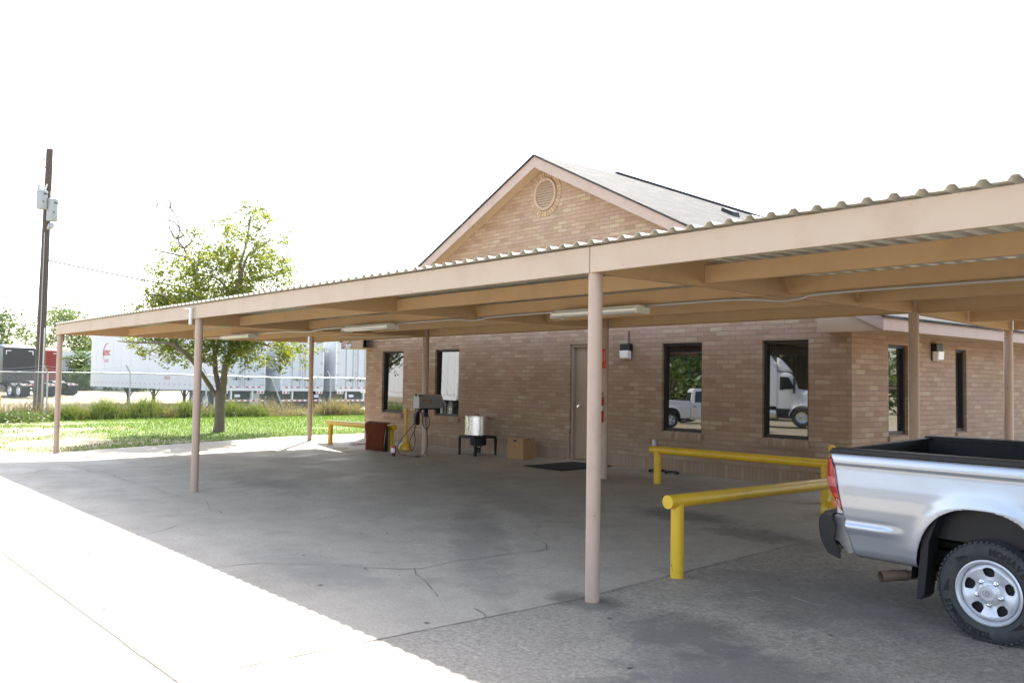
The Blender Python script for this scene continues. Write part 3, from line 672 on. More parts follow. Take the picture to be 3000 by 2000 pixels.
guard('guard_rail', (-18.79,10.27), (-16.14,10.40), H(-17,10.3)+.55, 'yellow guard rail at the left building corner, a brown panel hung on it', [(-18.67,10.277),(-16.27,10.394)])
# brown panel over the left rail
t = thing('brown_panel', 'reddish brown curved panel hung over the left yellow guard rail', 'panel', (-16.5, 10.22, H(-16.5,10.22)))
b = MB(); zg = H(-16.5,10.2)
def px(u, z): return lerp(lerp(-16.86,-17.0,sm(.25,.55,z-zg)), -16.16, u)
rows = []
for i in range(15):
    z = zg+.005+.565*i/14; y = 10.13+.07*(i/14)**2
    rows.append([(px(k/10, z), y, z) for k in range(11)])
for i in range(1, 7):
    a = math.pi/2*i/6; rows.append([(px(k/10, zg+.57), 10.20+.10*math.sin(a), zg+.57+.035*math.sin(a)) for k in range(11)])
b.grid(rows); o = b.build('front_panel', M['panelbrown'], t, smooth=True); s = o.modifiers.new('thick', 'SOLIDIFY'); s.thickness = .018
b = MB(); b.hexa([(-16.158,10.14,zg+.005),(-16.13,10.14,zg+.005),(-16.13,10.235,zg+.005),(-16.158,10.235,zg+.005),(-16.158,10.21,zg+.52),(-16.13,10.21,zg+.52),(-16.13,10.24,zg+.52),(-16.158,10.24,zg+.52)]); b.build('shade_strip', M['black'], t)  # black strip stands in for the shadowed back of the panel
b = MB(); 0 and b.hexa([(-16.86,10.46,zg+.005),(-16.16,10.52,zg+.005),(-16.16,10.535,zg+.005),(-16.86,10.475,zg+.005),(-17.0,10.42,zg+.55),(-16.16,10.47,zg+.55),(-16.16,10.485,zg+.55),(-17.0,10.435,zg+.55)])
# cigarette receptacles
def receptacle(x, y, label, sc=1.0):
    z = H(x, y); t = thing('cigarette_receptacle', label, 'ash receptacle', (x, y, z), group='yellow smokers posts')
    P = [(.13,0),(.145,.006),(.145,.05),(.137,.10),(.112,.135),(.078,.148),(.062,.16),(.048,.21),(.038,.32),(.034,.42)]
    b = MB(); b.lathe([(r*sc, z+h*sc) for r, h in P], (x,y,0), 32); b.build('base', M['yellow'], t, smooth=True)
    b = MB(); b.lathe([(.034*sc,z+.419*sc),(.030*sc,z+.70*sc),(.038*sc,z+.705*sc),(.038*sc,z+.735*sc),(.031*sc,z+.74*sc),(.031*sc,z+.80*sc),(.043*sc,z+.815*sc),(.047*sc,z+.84*sc),(.040*sc,z+.87*sc),(.018*sc,z+.884*sc)], (x,y,0), 24); b.build('tube', M['yellow'], t, smooth=True)
    b = MB(); b.lathe([(.008,0),(.008,.004)], (x, y-.0325*sc, z+.77*sc), 10, 'y'); b.build('butt_hole', M['black'], t)
receptacle(-16.20, 10.72, 'yellow bell based cigarette receptacle by the grey mailbox post')
receptacle(-5.80, 9.95, 'yellow cigarette receptacle behind the pickup tail light', .93)
# red and black canister
x, y = -15.28, 9.83; z = H(x,y)
t = thing('red_canister', 'small red canister with a white label and black foot on the concrete', 'canister', (x, y, z))
b = MB(); b.lathe([(.040,z),(.040,z+.008),(.037,z+.06)], (x,y,0), 20); b.build('foot', M['black'], t, smooth=True)
b = MB(); b.lathe([(.048,z+.06),(.055,z+.066),(.055,z+.185),(.050,z+.20),(.03,z+.207)], (x,y,0), 24); b.build('body', M['red'], t, smooth=True)
b = MB(); rows = []
for zz in (.075, .17): rows.append([(x+.0565*math.cos(R(a)), y+.0565*math.sin(R(a)), z+zz) for a in range(-125, 0, 10)])
b.grid(rows); b.build('label', M['label'], t, smooth=True)
# mailbox on the second rear post
mx, my, mz = -14.74, 10.0, 1.145
t = thing('mailbox', 'large grey metal mailbox fixed to the rear carport post', 'mailbox', (mx, my, mz))
def mbprof(r=.10, h=.17):
    return [(-r,0),(r,0)]+[(r*math.cos(R(a)), h+r*1.0*math.sin(R(a))) for a in range(0, 181, 12)]
b = MB(); b.prism([(mx+p, mz+q) for p, q in mbprof()], my, my+.56, 'y'); b.build('body', M['greybox'], t, smooth=True, bevel=.003)
b = MB(); b.prism([(mx+p*1.05, mz-.004+q*1.03) for p, q in mbprof()], my-.016, my-.001, 'y'); d = b.build('door', simple('mailbox_door_paint', (.36,.38,.40), .4, .3), t, smooth=True, bevel=.004)
b = MB(); b.box(mx-.012, mx+.012, my-.034, my-.0165, mz+.235, mz+.285); b.build('pull', M['blackmetal'], d)
b = MB(); b.box(mx+.1015, mx+.107, my+.10, my+.28, mz+.145, mz+.16); b.box(mx+.1015, mx+.107, my+.245, my+.285, mz+.10, mz+.16); b.box(mx+.1015,mx+.106,my+.07,my+.11,mz+.13,mz+.175); b.mat(0); b.build('flag', simple('faded_red', (.36,.11,.07), .6), t)
b = MB(); b.box(mx-.09, mx+.05, my+.05, my+.5, mz-.03, mz-.002); b.box(-14.90, -14.86, 10.28, 10.36, mz-.18, mz-.03); b.build('bracket', M['blackmetal'], t)
# handset and cords below the mailbox
t = thing('corded_charger', 'black corded hand unit with looping cables hanging below the grey mailbox', 'charger', (-15.02, 10.2, .77))
b = MB(); b.box(-15.08, -14.96, 10.15, 10.24, .80, 1.03); b.build('control_box', M['black'], t, bevel=.02)
b = MB(); b.tube([(-14.93,10.13,.84),(-14.91,10.12,.95),(-14.87,10.11,1.03),(-14.80,10.10,1.09),(-14.72,10.09,1.10)], [.036,.045,.042,.032,.018], 14); b.build('handset', M['black'], t, smooth=True)
def cord(pts, r=.008):
    P = [Vector(p) for p in pts]; out = []
    for i in range(len(P)-1):
        for k in range(8):
            u = k/8; a, b_, c, d = P[max(i-1,0)], P[i], P[i+1], P[min(i+2,len(P)-1)]
            out.append(.5*((2*b_)+(c-a)*u+(2*a-5*b_+4*c-d)*u*u+(3*b_-a-3*c+d)*u**3))
    out.append(P[-1]); q = MB(); q.tube(out, r, 6); return q.build('cord', M['black'], t, smooth=True)
zf = H(-15,10.2)+.012
cord([(-15.03,10.17,1.15),(-15.03,10.17,1.02)])
cord([(-15.06,10.15,.80),(-15.2,10.12,.68),(-15.42,10.08,.46),(-15.47,10.05,.33),(-15.38,10.03,.22),(-15.2,10.02,zf),(-14.9,10.02,zf),(-14.66,10.02,zf+.01),(-14.5,10.03,.26),(-14.43,10.05,.40),(-14.46,10.07,.62),(-14.54,10.08,.86),(-14.58,10.10,1.04)])
cord([(-14.93,10.13,.84),(-14.98,10.12,.70),(-15.1,10.11,.52),(-15.13,10.11,.38),(-15.05,10.11,.29),(-14.97,10.11,.36),(-14.95,10.12,.50),(-15.0,10.13,.66),(-15.02,10.16,.79)])
cord([(-14.70,10.10,1.08),(-14.68,10.10,.92),(-14.64,10.10,.80),(-14.55,10.10,.745),(-14.46,10.10,.80),(-14.44,10.10,.92),(-14.50,10.10,1.02),(-14.60,10.10,1.05),(-14.72,10.10,1.04),(-14.78,10.1,1.12)])
b = MB(); b.lathe([(.02,0),(.025,.03),(.012,.16)], (-14.78,10.02,zf+.006), 10, 'x'); b.build('plug', M['black'], t, smooth=True)
# stock pot on a burner stand
cx, cy = -14.44, 11.30; zf = H(cx, cy)
t = thing('burner_stand', 'low square black gas burner stand with four legs against the brick wall', 'burner stand', (cx, cy, zf))
hs = .26; zt = zf+.385
b = MB()
for s in (-1,1):
    b.box(cx-hs, cx+hs, cy+s*hs-.02, cy+s*hs+.02, zt-.045, zt); b.box(cx+s*hs-.02, cx+s*hs+.02, cy-hs+.021, cy+hs-.021, zt-.045, zt-.001)
for k in (-.12, 0, .12): b.box(cx-hs+.021, cx+hs-.021, cy+k-.01, cy+k+.01, zt-.03, zt-.002)
b.build('top_frame', M['blackmetal'], t, bevel=.003, seg=1)
for sx in (-1,1):
    for sy in (-1,1):
        b = MB(); x, y = cx+sx*hs, cy+sy*hs; b.hexa([(x-.016,y-.016,zf),(x+.016,y-.016,zf),(x+.016,y+.016,zf),(x-.016,y+.016,zf),(x-.022,y-.022,zt-.046),(x+.022,y-.022,zt-.046),(x+.022,y+.022,zt-.046),(x-.022,y+.022,zt-.046)]); b.box(x-.028,x+.028,y-.028,y+.028,zf,zf+.014); b.build('leg', M['blackmetal'], t)
b = MB(); b.lathe([(.05,zf+.16),(.17,zf+.20),(.17,zf+.33),(.12,zf+.335)], (cx+.02,cy,0), 24); b.build('burner', M['blackmetal'], t, smooth=True)
b = MB(); b.tube([(cx-.1,cy-.16,zf+.175),(cx+.25,cy-.10,zf+.17)], .011, 8); b.build('gas_pipe', M['alu'], t, smooth=True)
b = MB(); b.tube([(cx+.05,cy-.05,zf+.16),(cx+.07,cy-.08,zf+.07),(cx+.03,cy-.12,zf+.015)], [.03,.035,.028], 10); b.build('regulator', M['black'], t, smooth=True)
t = thing('stock_pot', 'big shiny aluminium stock pot standing on the black burner stand', 'pot', (cx, cy, zt))
b = MB(); rp = .262; b.lathe([(rp-.02,zt+.001),(rp,zt+.02),(rp,zt+.375),(rp+.008,zt+.382),(rp+.008,zt+.39),(rp-.004,zt+.39)], (cx,cy,0), 56); b.build('body', M['alu'], t, smooth=True)
b = MB(); b.lathe([(rp+.012,zt+.391),(rp+.012,zt+.40),(rp*.8,zt+.41),(.01,zt+.418)], (cx,cy,0), 56); b.build('lid', M['alu'], t, smooth=True)
b = MB(); b.tube([(cx-.05,cy-.02,zt+.415),(cx-.045,cy-.02,zt+.44),(cx+.045,cy-.02,zt+.44),(cx+.05,cy-.02,zt+.415)], .009, 8); b.build('lid_handle', simple('copper_handle', (.22,.06,.03), .5), t, smooth=True)
for a in (208, 28):
    ca, sa = math.cos(R(a)), math.sin(R(a)); p = lambda r, w, z: (cx+ca*r-sa*w, cy+sa*r+ca*w, zt+z)
    b = MB(); b.tube([p(rp,-.06,.345), p(rp+.05,-.055,.352), p(rp+.05,.055,.352), p(rp,.06,.345)], .009, 8); b.build('handle', simple('worn_handle', (.22,.06,.03), .5), t, smooth=True)
# carton
t = thing('cardboard_box', 'open brown cardboard box on the floor between the burner stand and the door', 'box', (-13.22, 11.42, H(-13.2,11.4)), (0,0,R(4)))
w, d, h, th = .215, .155, .385, .006
b = MB()
for s in (-1,1): b.box(-w, w, s*d-th/2, s*d+th/2, .003, h); b.box(s*w-th/2, s*w+th/2, -d+th/2, d-th/2, .003, h)
b.box(-w+th, w-th, -d+th, d-th, .003, .009); b.build('carton', M['card'], t, local=True)
b = MB()
b.hexa([(-w,-d,h),(w,-d,h),(w,-d+.14,h+.02),(-w,-d+.13,h+.012),(-w,-d,h+.005),(w,-d,h+.005),(w,-d+.14,h+.025),(-w,-d+.13,h+.017)])
b.hexa([(-w,d-.12,h+.03),(w,d-.14,h+.012),(w,d,h),(-w,d,h),(-w,d-.12,h+.035),(w,d-.14,h+.017),(w,d,h+.005),(-w,d,h+.005)])
b.build('flap', M['card'], t, local=True)
b = MB(); b.box(-.06, .03, -d-.0045, -d-.0035, h-.05, h-.012); b.build('hand_hole', M['black'], t, local=True)
# door mat
b = MB(); rows = []
for j in range(9): rows.append([(-12.12+.99*i/8+.03*j/8*0, 10.52+1.24*j/8, H(-11.6,10.52+1.24*j/8)+.006+.006*random.random()) for i in range(9)])
b.grid(rows); o = b.build('door_mat', M['mat'], smooth=True); s = o.modifiers.new('thick', 'SOLIDIFY'); s.thickness = .008; s.offset = 1; tag(o, 'flat black rubber door mat lying in front of the beige door', 'door mat')
# black strap/hose heap below the outlet
t = None
b = MB(); pts = []
for i in range(60):
    u = i/59; pts.append((-10.15+.62*u+.03*math.sin(u*25), 11.62+.07*math.sin(u*17)+.05*u, H(-9.9,11.65)+.022+.018*abs(math.sin(u*11))))
b.tube(pts, .021, 8); tag(b.build('black_hose', M['black'], smooth=True), 'short heap of black hose on the floor behind the long yellow rail', 'hose')
# extinguisher and its sign on the third rear post
t = thing('fire_extinguisher', 'red fire extinguisher hanging on the rear post behind the thick front post', 'fire extinguisher', (-9.97, 10.20, 1.1))
b = MB(); b.lathe([(.05,1.08),(.058,1.09),(.058,1.42),(.045,1.47),(.018,1.49)], (-9.955,10.225,0), 20); b.build('cylinder', M['red'], t, smooth=True)
b = MB(); b.lathe([(.0595,1.26),(.0595,1.34)], (-9.955,10.225,0), 20, cap=False); b.build('label', M['label'], t, smooth=True)
b = MB(); b.tube([(-9.955,10.225,1.485),(-9.955,10.225,1.53),(-9.90,10.20,1.545),(-9.86,10.18,1.53)], .012, 8); b.build('lever', M['blackmetal'], t, smooth=True)
b = MB(); b.tube([(-9.96,10.225,1.51),(-9.93,10.18,1.53),(-9.895,10.165,1.47),(-9.89,10.17,1.3),(-9.89,10.17,1.2)], .009, 8); b.build('hose', M['black'], t, smooth=True)
t = thing('extinguisher_sign', 'red sign with a white down arrow on the rear post above the fire extinguisher', 'sign', (-9.93, 10.285, 2.08))
b = MB(); rows = []
for z in (1.93, 2.235): rows.append([(-9.97+.0600*math.cos(R(a)), 10.35+.0600*math.sin(R(a)), z) for a in range(-140, -30, 8)])
b.grid(rows); b.build('plate', M['sign_red'], t, smooth=True)
def bend(bm, R0, cz, a_c, out):
    for (u, w, k) in bm.v:
        a = R(a_c)+u/R0; out.v.append((-9.97+(R0)*math.cos(a), 10.35+(R0)*math.sin(a), cz+w))
    for f in bm.f: out.face(*f)
A = MB(); A.poly([(-.017,.10,0),(.017,.10,0),(.017,-.05,0),(-.017,-.05,0)]); A.poly([(-.03,-.05,0),(.03,-.05,0),(0,-.12,0)]); A.poly([(-.026,.118,0),(.026,.118,0),(.017,.10,0),(-.017,.10,0)])
b = MB(); bend(A, .0608, 2.085, -69, b); b.build('arrow', M['white'], t, fixn=False)
T = text_mb('FIRE EXTINGUISHER', .017, .0004); rot = Matrix.Rotation(R(-90), 4, 'Z'); T.v = [tuple(rot @ Vector(v)) for v in T.v]
b = MB(); bend(T, .0614, 2.103, -69, b); b.build('lettering', M['sign_red'], t, fixn=False)
# rag and stick by the left rail
b = MB(); rows = []
for i in range(9):
    rows.append([(-18.30+.26*i/8, 10.50+.15*j/8, H(-18.2,10.5)+.012+.055*random.random()*math.sin(math.pi*i/8)*math.sin(math.pi*j/8)) for j in range(9)])
b.grid(rows); tag(b.build('rag', simple('blue_white_cloth', (.42,.47,.55), .9, 0, .5, 14), smooth=True), 'crumpled pale blue rag on the concrete by the left yellow post', 'rag')
zz = H(-17.9,10.75)+.016
b = MB(); b.tube([(-18.2,10.66,zz),(-17.55,11.2,zz)], .012, 8); tag(b.build('broom_stick', simple('orange_stick', (.42,.13,.05), .6), smooth=True), 'thin orange stick lying on the concrete behind the rag', 'stick')
# ---------------------------------------------------------------- fence, pole, wires
FX = -36.0
fence = thing('chain_link_fence', 'galvanised chain link fence with angled barb arms between the lawn and the truck yard', 'fence', (FX, 14, .1))
fz = lambda y: H(FX, y)
q = NT('chain_link'); p = q.pos(); x, y, z = q.xyz(p)
da = q.math('DIVIDE', q.math('ADD', y, z), .075); db = q.math('DIVIDE', q.math('SUBTRACT', y, z), .075)
def wire(v): return q.math('LESS_THAN', q.math('ABSOLUTE', q.math('SUBTRACT', q.math('FRACT', v), .5)), .056)
mk = q.math('MAXIMUM', wire(da), wire(db)); q.set((.42,.43,.44), .5, .4); tr = q.N('ShaderNodeBsdfTransparent'); mx_ = q.N('ShaderNodeMixShader')
q.L(mk, mx_.inputs[0]); q.L(tr.outputs[0], mx_.inputs[1]); q.L(q.p.outputs[0], mx_.inputs[2]); q.L(mx_.outputs[0], q.out.inputs[0]); M['mesh'] = q.m
RZ = [(2.0,1.74),(8.2,1.765),(11.1,1.785),(14.1,1.745),(16.9,1.70),(19.05,1.665)]
RZ2 = [(18.9,1.735),(19.7,1.72),(23.5,1.69),(27.5,1.70),(32,1.71)]
for seg in (RZ, RZ2):
    for (ya, za), (yb, zb) in zip(seg, seg[1:]):
        b = MB(); b.tube([(FX,ya,za),(FX,yb,zb)], .024, 8); b.build('top_rail', M['galv'], fence, smooth=True)
        b = MB(); b.poly([(FX-.03,ya,fz(ya)+.03),(FX-.03,yb,fz(yb)+.03),(FX-.03,yb,zb+.02),(FX-.03,ya,za+.02)]); b.build('wire_mesh', M['mesh'], fence, fixn=False)
PO = [(5.2,1.75,0),(8.2,1.765,.0),(11.1,1.785,0),(14.1,1.745,0),(16.9,1.69,1),(19.75,1.72,0),(23.5,1.70,0),(27.5,1.71,0)]
for y, zt, lean in PO:
    b = MB(); b.tube([(FX+.03, y+(.75 if lean else 0), fz(y)-.05), (FX+.03, y, zt+.02)], .03, 10); b.build('post', M['galv'], fence, smooth=True)
    b = MB(); b.beam((FX+.03,y,zt), (FX+.05,y-.17,zt+.31) if not lean else (FX+.06,y+.16,zt-.11), .05, .012, (1,0,0)); b.build('barb_arm', M['galv'], fence)
for k in (.45, .8):
    pts = [(FX+.04, y-.17*k, zt+.31*k) for y, zt, l in PO if not l]; P = []
    for a, c in zip(pts, pts[1:]):
        for i in range(6): u = i/6; P.append(Vector(a).lerp(Vector(c), u)-Vector((0,0,.14*math.sin(math.pi*u))))
    b = MB(); b.tube(P, .004, 5); b.build('barbed_wire', M['galv'], fence)
PX, PY = -36.7, 8.08; D0 = Vector((-36.7, 8.08, H(-36.7,8.08)))
pole = thing('utility_pole', 'tall brown wooden utility pole carrying two grey transformers, left of the tree', 'utility pole', tuple(D0))
TOPP = Vector((-36.17, 8.03, 10.01)); ax = lambda z: D0.lerp(TOPP, (z-D0.z)/(TOPP.z-D0.z))
b = MB(); b.tube([ax(D0.z-.1+(10.1-D0.z)*i/12) for i in range(13)], [lerp(.185,.115,i/12) for i in range(13)], 18); b.build('pole', M['polewood'], pole, smooth=True)
rt = Vector((.645,.764,0)); fw = Vector((-.764,.644,0))
def at(z, a, d=0): return ax(z)+rt*a+fw*d
def transformer(c, r, h):
    b = MB(); b.lathe([(r*.9,-h/2),(r,-h/2+.03),(r,h/2-.05),(r*1.06,h/2-.05),(r*1.06,h/2),(r*.4,h/2+.06)], c, 24); o = b.build('transformer', M['galvpaint'], pole, smooth=True)
    b = MB(); b.lathe([(.03,h/2),(.045,h/2+.04),(.03,h/2+.1),(.045,h/2+.14),(.03,h/2+.2),(.04,h/2+.26),(.015,h/2+.32)], c+rt*(-r*.35), 10); b.tube([c+rt*r*.55+Vector((0,0,h/2)), c+rt*r*.9+Vector((0,0,h/2+.26))], .025, 8); b.build('bushing', M['white_metal'], o, smooth=True)
    b = MB(); b.tube([c+rt*r*.75-fw*r*.7+Vector((0,0,h*.34)), c+rt*r*1.5-fw*r*.7+Vector((0,0,h*.28))], .022, 6); b.tube([c+rt*r*.6-fw*r*.85+Vector((0,0,-h*.1)), c+rt*r*.9-fw*r*.9+Vector((0,0,-h*.14))], .015, 6); b.build('lug', M['blackmetal'], o, smooth=True)
M['galvpaint'] = simple('transformer_grey', (.36,.375,.39), .5, .1, .06, 4)
transformer(at(8.05, -.03, -.33), .185, .66); transformer(at(7.72, .26, -.12), .19, .80)
b = MB(); b.lathe([(.05,-.22),(.055,-.18),(.055,.18),(.05,.22)], at(8.45,-.33), 12); b.build('surge_arrester', M['galvpaint'], pole, smooth=True)
b = MB(); b.tube([at(9.25,-.2), at(9.05,-.22), at(8.95,-.18)], [.03,.035,.02], 8); b.tube([at(9.35,-.19), at(9.3,-.18)], .05, 8); b.lathe([(.02,0),(.06,.05),(.05,.12),(.02,.16)], at(9.55,-.2), 10); b.build('insulator', M['white_metal'], pole, smooth=True)
b = MB(); b.tube([at(7.05,.12,-.1), at(7.1,.25,-.2), at(7.16,.33,-.26)], [.05,.10,.11], 12); b.build('yard_lamp', M['galvpaint'], pole, smooth=True)
b = MB(); b.tube([at(6.98,-.15), at(6.98,-.28), at(7.04,-.28), at(7.05,-.15)], .012, 6); b.build('cable_hook', M['galv'], pole, smooth=True)
b = MB(); b.tube([at(.3,.04,-.19), at(3.5,.05,-.165), at(6.9,.03,-.15)], .014, 6); b.build('ground_wire', M['galv'], pole, smooth=True)
b = MB(); b.tube([at(.2,.16,-.09), at(3.4,.15,-.08)], .03, 8); b.build('riser_conduit', M['conduit'], pole, smooth=True)
def span(a, c, sag, r, label, cat='power line'):
    a, c = Vector(a), Vector(c); P = [a.lerp(c, i/30)-Vector((0,0,4*sag*(i/30)*(1-i/30))) for i in range(31)]
    b = MB(); b.tube(P, r, 5); tag(b.build('power_line', M['blackmetal'], smooth=True), label, cat, 'overhead lines at the utility pole')
span(at(9.62,-.2), (-66,-28,9.6), .5, .016, 'topmost overhead line running off the left edge from the pole')
span(at(9.62,-.2), (-70,62,9.4), 1.0, .016, 'topmost overhead line running right from the pole above the tree')
span(at(9.33,-.19), (-66,-27,9.2), .5, .016, 'second overhead line running off the left edge from the pole')
span(at(9.33,.12), (-68,62,8.6), 1.0, .016, 'second overhead line running right from the pole above the tree')
span(at(5.9,-.14), (-58,-22,4.4), .4, .016, 'low overhead cable leaving the pole to the left')
span(at(5.9,.14), (-19.6,24,3.6), .65, .024, 'dark twisted service cable sagging from the pole into the tree')
bx, by = -43.3, 8.0; zb = H(bx,by)
b = MB(); b.lathe([(.1,zb-.02),(.1,zb+.72),(.08,zb+.80),(.02,zb+.83)], (bx,by,0), 16); tag(b.build('yard_bollard', M['yellow'], smooth=True), 'short yellow bollard at the far left edge beyond the fence', 'bollard')
# ---------------------------------------------------------------- pickup truck (local frame: x forward, y left, z up, rear axle at x = 0)
PROF = [(1.172,-.040),(1.160,-.022),(1.135,-.010),(1.105,-.004),(1.092,-.003),(1.078,-.012),(1.06,-.012),(1.0,-.002),(.93,.010),(.86,.018),(.78,.021),(.71,.017),(.672,.012),(.652,.024),(.636,.033),(.615,.028),(.585,.015),(.53,.006),(.47,-.002),(.435,-.018),(.41,-.048)]
PZ = [p[0] for p in PROF][::-1]; PO_ = [p[1] for p in PROF][::-1]
PLAIN = [(z, o) for z, o in PROF if not .58 < z < .70]
QZ = [p[0] for p in PLAIN][::-1]; QO = [p[1] for p in PLAIN][::-1]
W2 = .79
def xtail(z): return -1.115 + (1.17-z)*.245
ARC = (-.02, .30, .45, .565, 2.4)
def arch(x, z, c=ARC): return (abs(x-c[0])/c[2])**c[4] + (max(0, z-c[1])/c[3])**c[4]
def sidepts(x0f, x1f, z0, z1, arcs, side, mat, name, parent, step=.014, ledge=True, top_in=0):
    """body side with wheel openings cut out; outline ends x0f(z)..x1f(z)"""
    nz = int((z1-z0)/.012); zsr = [lerp(z0, z1, i/nz) for i in range(nz+1)]
    nx = int((x1f(z1)-x0f(z1))/step); V = {}; b = MB()
    def off(x, z):
        k = 1-sm(-.74, -.51, x) if ledge else 0
        if ledge and x > -.3: k = .35*sm(-.0, .6, x)
        o = lerp(interp(z, QZ, QO), interp(z, PZ, PO_), k)
        for c in arcs:
            a = arch(x, z, c)
            if z > c[1]-.2: o += .016*math.exp(-((max(a,1)**.4-1)/.11)**2)
        o -= .05*sm(-.95, -1.19, x)**2*sm(1.2,.7,z)*.6
        return o
    for j, z in enumerate(zsr):
        for i in range(nx+1):
            x = lerp(x0f(z), x1f(z), i/nx); V[i,j] = [x, z]
    ids = {}; 
    def inside(x, z): return any(arch(x, z, c) < 1 for c in arcs)
    for j in range(nz):
        for i in range(nx):
            q = [(i,j),(i+1,j),(i+1,j+1),(i,j+1)]
            if all(inside(*V[k]) for k in q): continue
            idx = []
            for k in q:
                if k not in ids:
                    x, z = V[k]
                    for c in arcs:
                        for _ in range(4):
                            a = arch(x, z, c)
                            if a < 1 and a > 1e-4:
                                f = a**(-1/c[4]); x = c[0]+(x-c[0])*f
                                if z > c[1]: z = c[1]+(z-c[1])*f
                    ids[k] = len(b.v); b.v.append((x, side*(W2+off(x, z)), z))
                idx.append(ids[k])
            b.face(*idx)
    o = b.build(name, mat, parent, smooth=True, local=True, fixn=False, angle=60)
    s = o.modifiers.new('gauge', 'SOLIDIFY'); s.thickness = .012; s.offset = -1 if side < 0 else 1
    return o
def wheel(parent, x, y, side, r=.338, w=.205, lettering=False, dual=False):
    """tyre and pressed steel rim with five windows; outer face towards side"""
    b = MB(); n = 64; e = side*w/2
    prof = [(.205,-.3),(.235,-.46),(.27,-.52),(.305,-.50),(.326,-.43),(.336,-.30),(.338,0),(.336,.30),(.326,.43),(.305,.50),(.27,.525),(.238,.50),(.222,.44),(.205,.40)]
    b.lathe([(q*r/.338, k*w*side) for q, k in prof], (x, y, r-.014), n, 'y', cap=False); ty = b.build('tyre', M['rubber'], parent, smooth=True, local=True)
    b = MB()
    for i in range(56):
        a = 2*math.pi*i/56
        for k in (-.36, .36):
            ca, sa = math.cos(a+.02*k), math.sin(a+.02*k); rr = r*.974; t = Vector((-sa,0,ca))*.011; o = Vector((x+ca*rr, y+k*w, r-.014+sa*rr)); rad = Vector((ca,0,sa))*.006; ww = Vector((0,w*.13,0))
            b.hexa([o-t-ww-rad,o+t-ww-rad,o+t+ww-rad,o-t+ww-rad,o-t-ww+rad,o+t-ww+rad,o+t+ww+rad,o-t+ww+rad])
    b.build('tread_block', M['rubber'], ty, local=True)
    cz = r-.014; yo = y+side*w*.40
    rm = thing_part('rim', parent)
    # outer flange and barrel
    b = MB(); b.lathe([(.203*r/.338,.0),(.212*r/.338,.012*side),(.206*r/.338,.016*side),(.197*r/.338,.004*side),(.190*r/.338,-.02*side),(.186*r/.338,-.10*side)], (x, yo, cz), 64, 'y', cap=False)
    # dished disc with windows cut
    R0 = .188*r/.338; NR, NA = (48, 300) if lettering else (22, 120); rows = []; dist = lambda u: None
    def depth(rr, a):
        u = rr/R0; d = interp(u, [0,.28,.36,.44,.62,.85,.93,1], [.012,.012,.004,-.018,-.012,.002,-.008,-.03])
        ph = (a/(2*math.pi/5)) % 1.0; sp = math.cos(2*math.pi*ph)          # +1 on a window, -1 on a spoke
        return (d - .008*sp*sm(.4,.6,u)*(1-sm(.85,.97,u)))*r/.338
    base = len(b.v)
    for i in range(NR+1):
        rr = R0*(.06+.94*i/NR)
        for j in range(NA):
            a = 2*math.pi*j/NA; aa = a+R(18)
            b.v.append((x+rr*math.cos(aa), yo+side*depth(rr, a), cz+rr*math.sin(aa)))
    for i in range(NR):
        for j in range(NA):
            rr = R0*(.06+.94*(i+.5)/NR)/R0; ph = ((j+.5)/NA*5+.5) % 1.0 - .5
            if (abs((rr-.70)/.165))**2.8 + (abs(ph)/.225)**2.8 < 1: continue
            j2 = (j+1) % NA; b.face(base+i*NA+j, base+i*NA+j2, base+(i+1)*NA+j2, base+(i+1)*NA+j)
    o = b.build('disc', M['steelwheel'], rm, smooth=True, local=True, fixn=True, angle=50); s = o.modifiers.new('gauge', 'SOLIDIFY'); s.thickness = .006; s.offset = 0
    b = MB(); b.lathe([(.188*r/.338,-.035*side),(.02,-.036*side)], (x, yo, cz), 32, 'y', cap=False); b.build('brake_drum', M['underbody'], rm, local=True)
    b = MB(); b.lathe([(.058,-.01*side),(.055,.018*side),(.045,.026*side),(.044,.023*side),(.012,.0235*side),(.001,.0245*side)], (x, yo, cz), 32, 'y', cap=False); b.build('centre_cap', M['steelwheel'], rm, smooth=True, local=True)
    b = MB(); el = lambda rx, rz: b.tube([(x+rx*math.cos(2*math.pi*k/24), yo+.0255*side, cz+rz*math.sin(2*math.pi*k/24)) for k in range(25)], .0018, 5, cap=False)
    el(.030,.021); el(.008,.020); el(.017,.008); b.build('cap_emblem', M['chrome'], rm, smooth=True, local=True)
    b = MB()
    for i in range(5):
        a = R(18+36)+2*math.pi*i/5; c = (x+.078*math.cos(a), yo, cz+.078*math.sin(a)); b.lathe([(.017,-.02*side),(.016,.0*side),(.011,.002*side),(.0105,.018*side),(.006,.021*side)], c, 12, 'y')
    b.build('lug_nut', M['chrome'], rm, smooth=True, local=True)
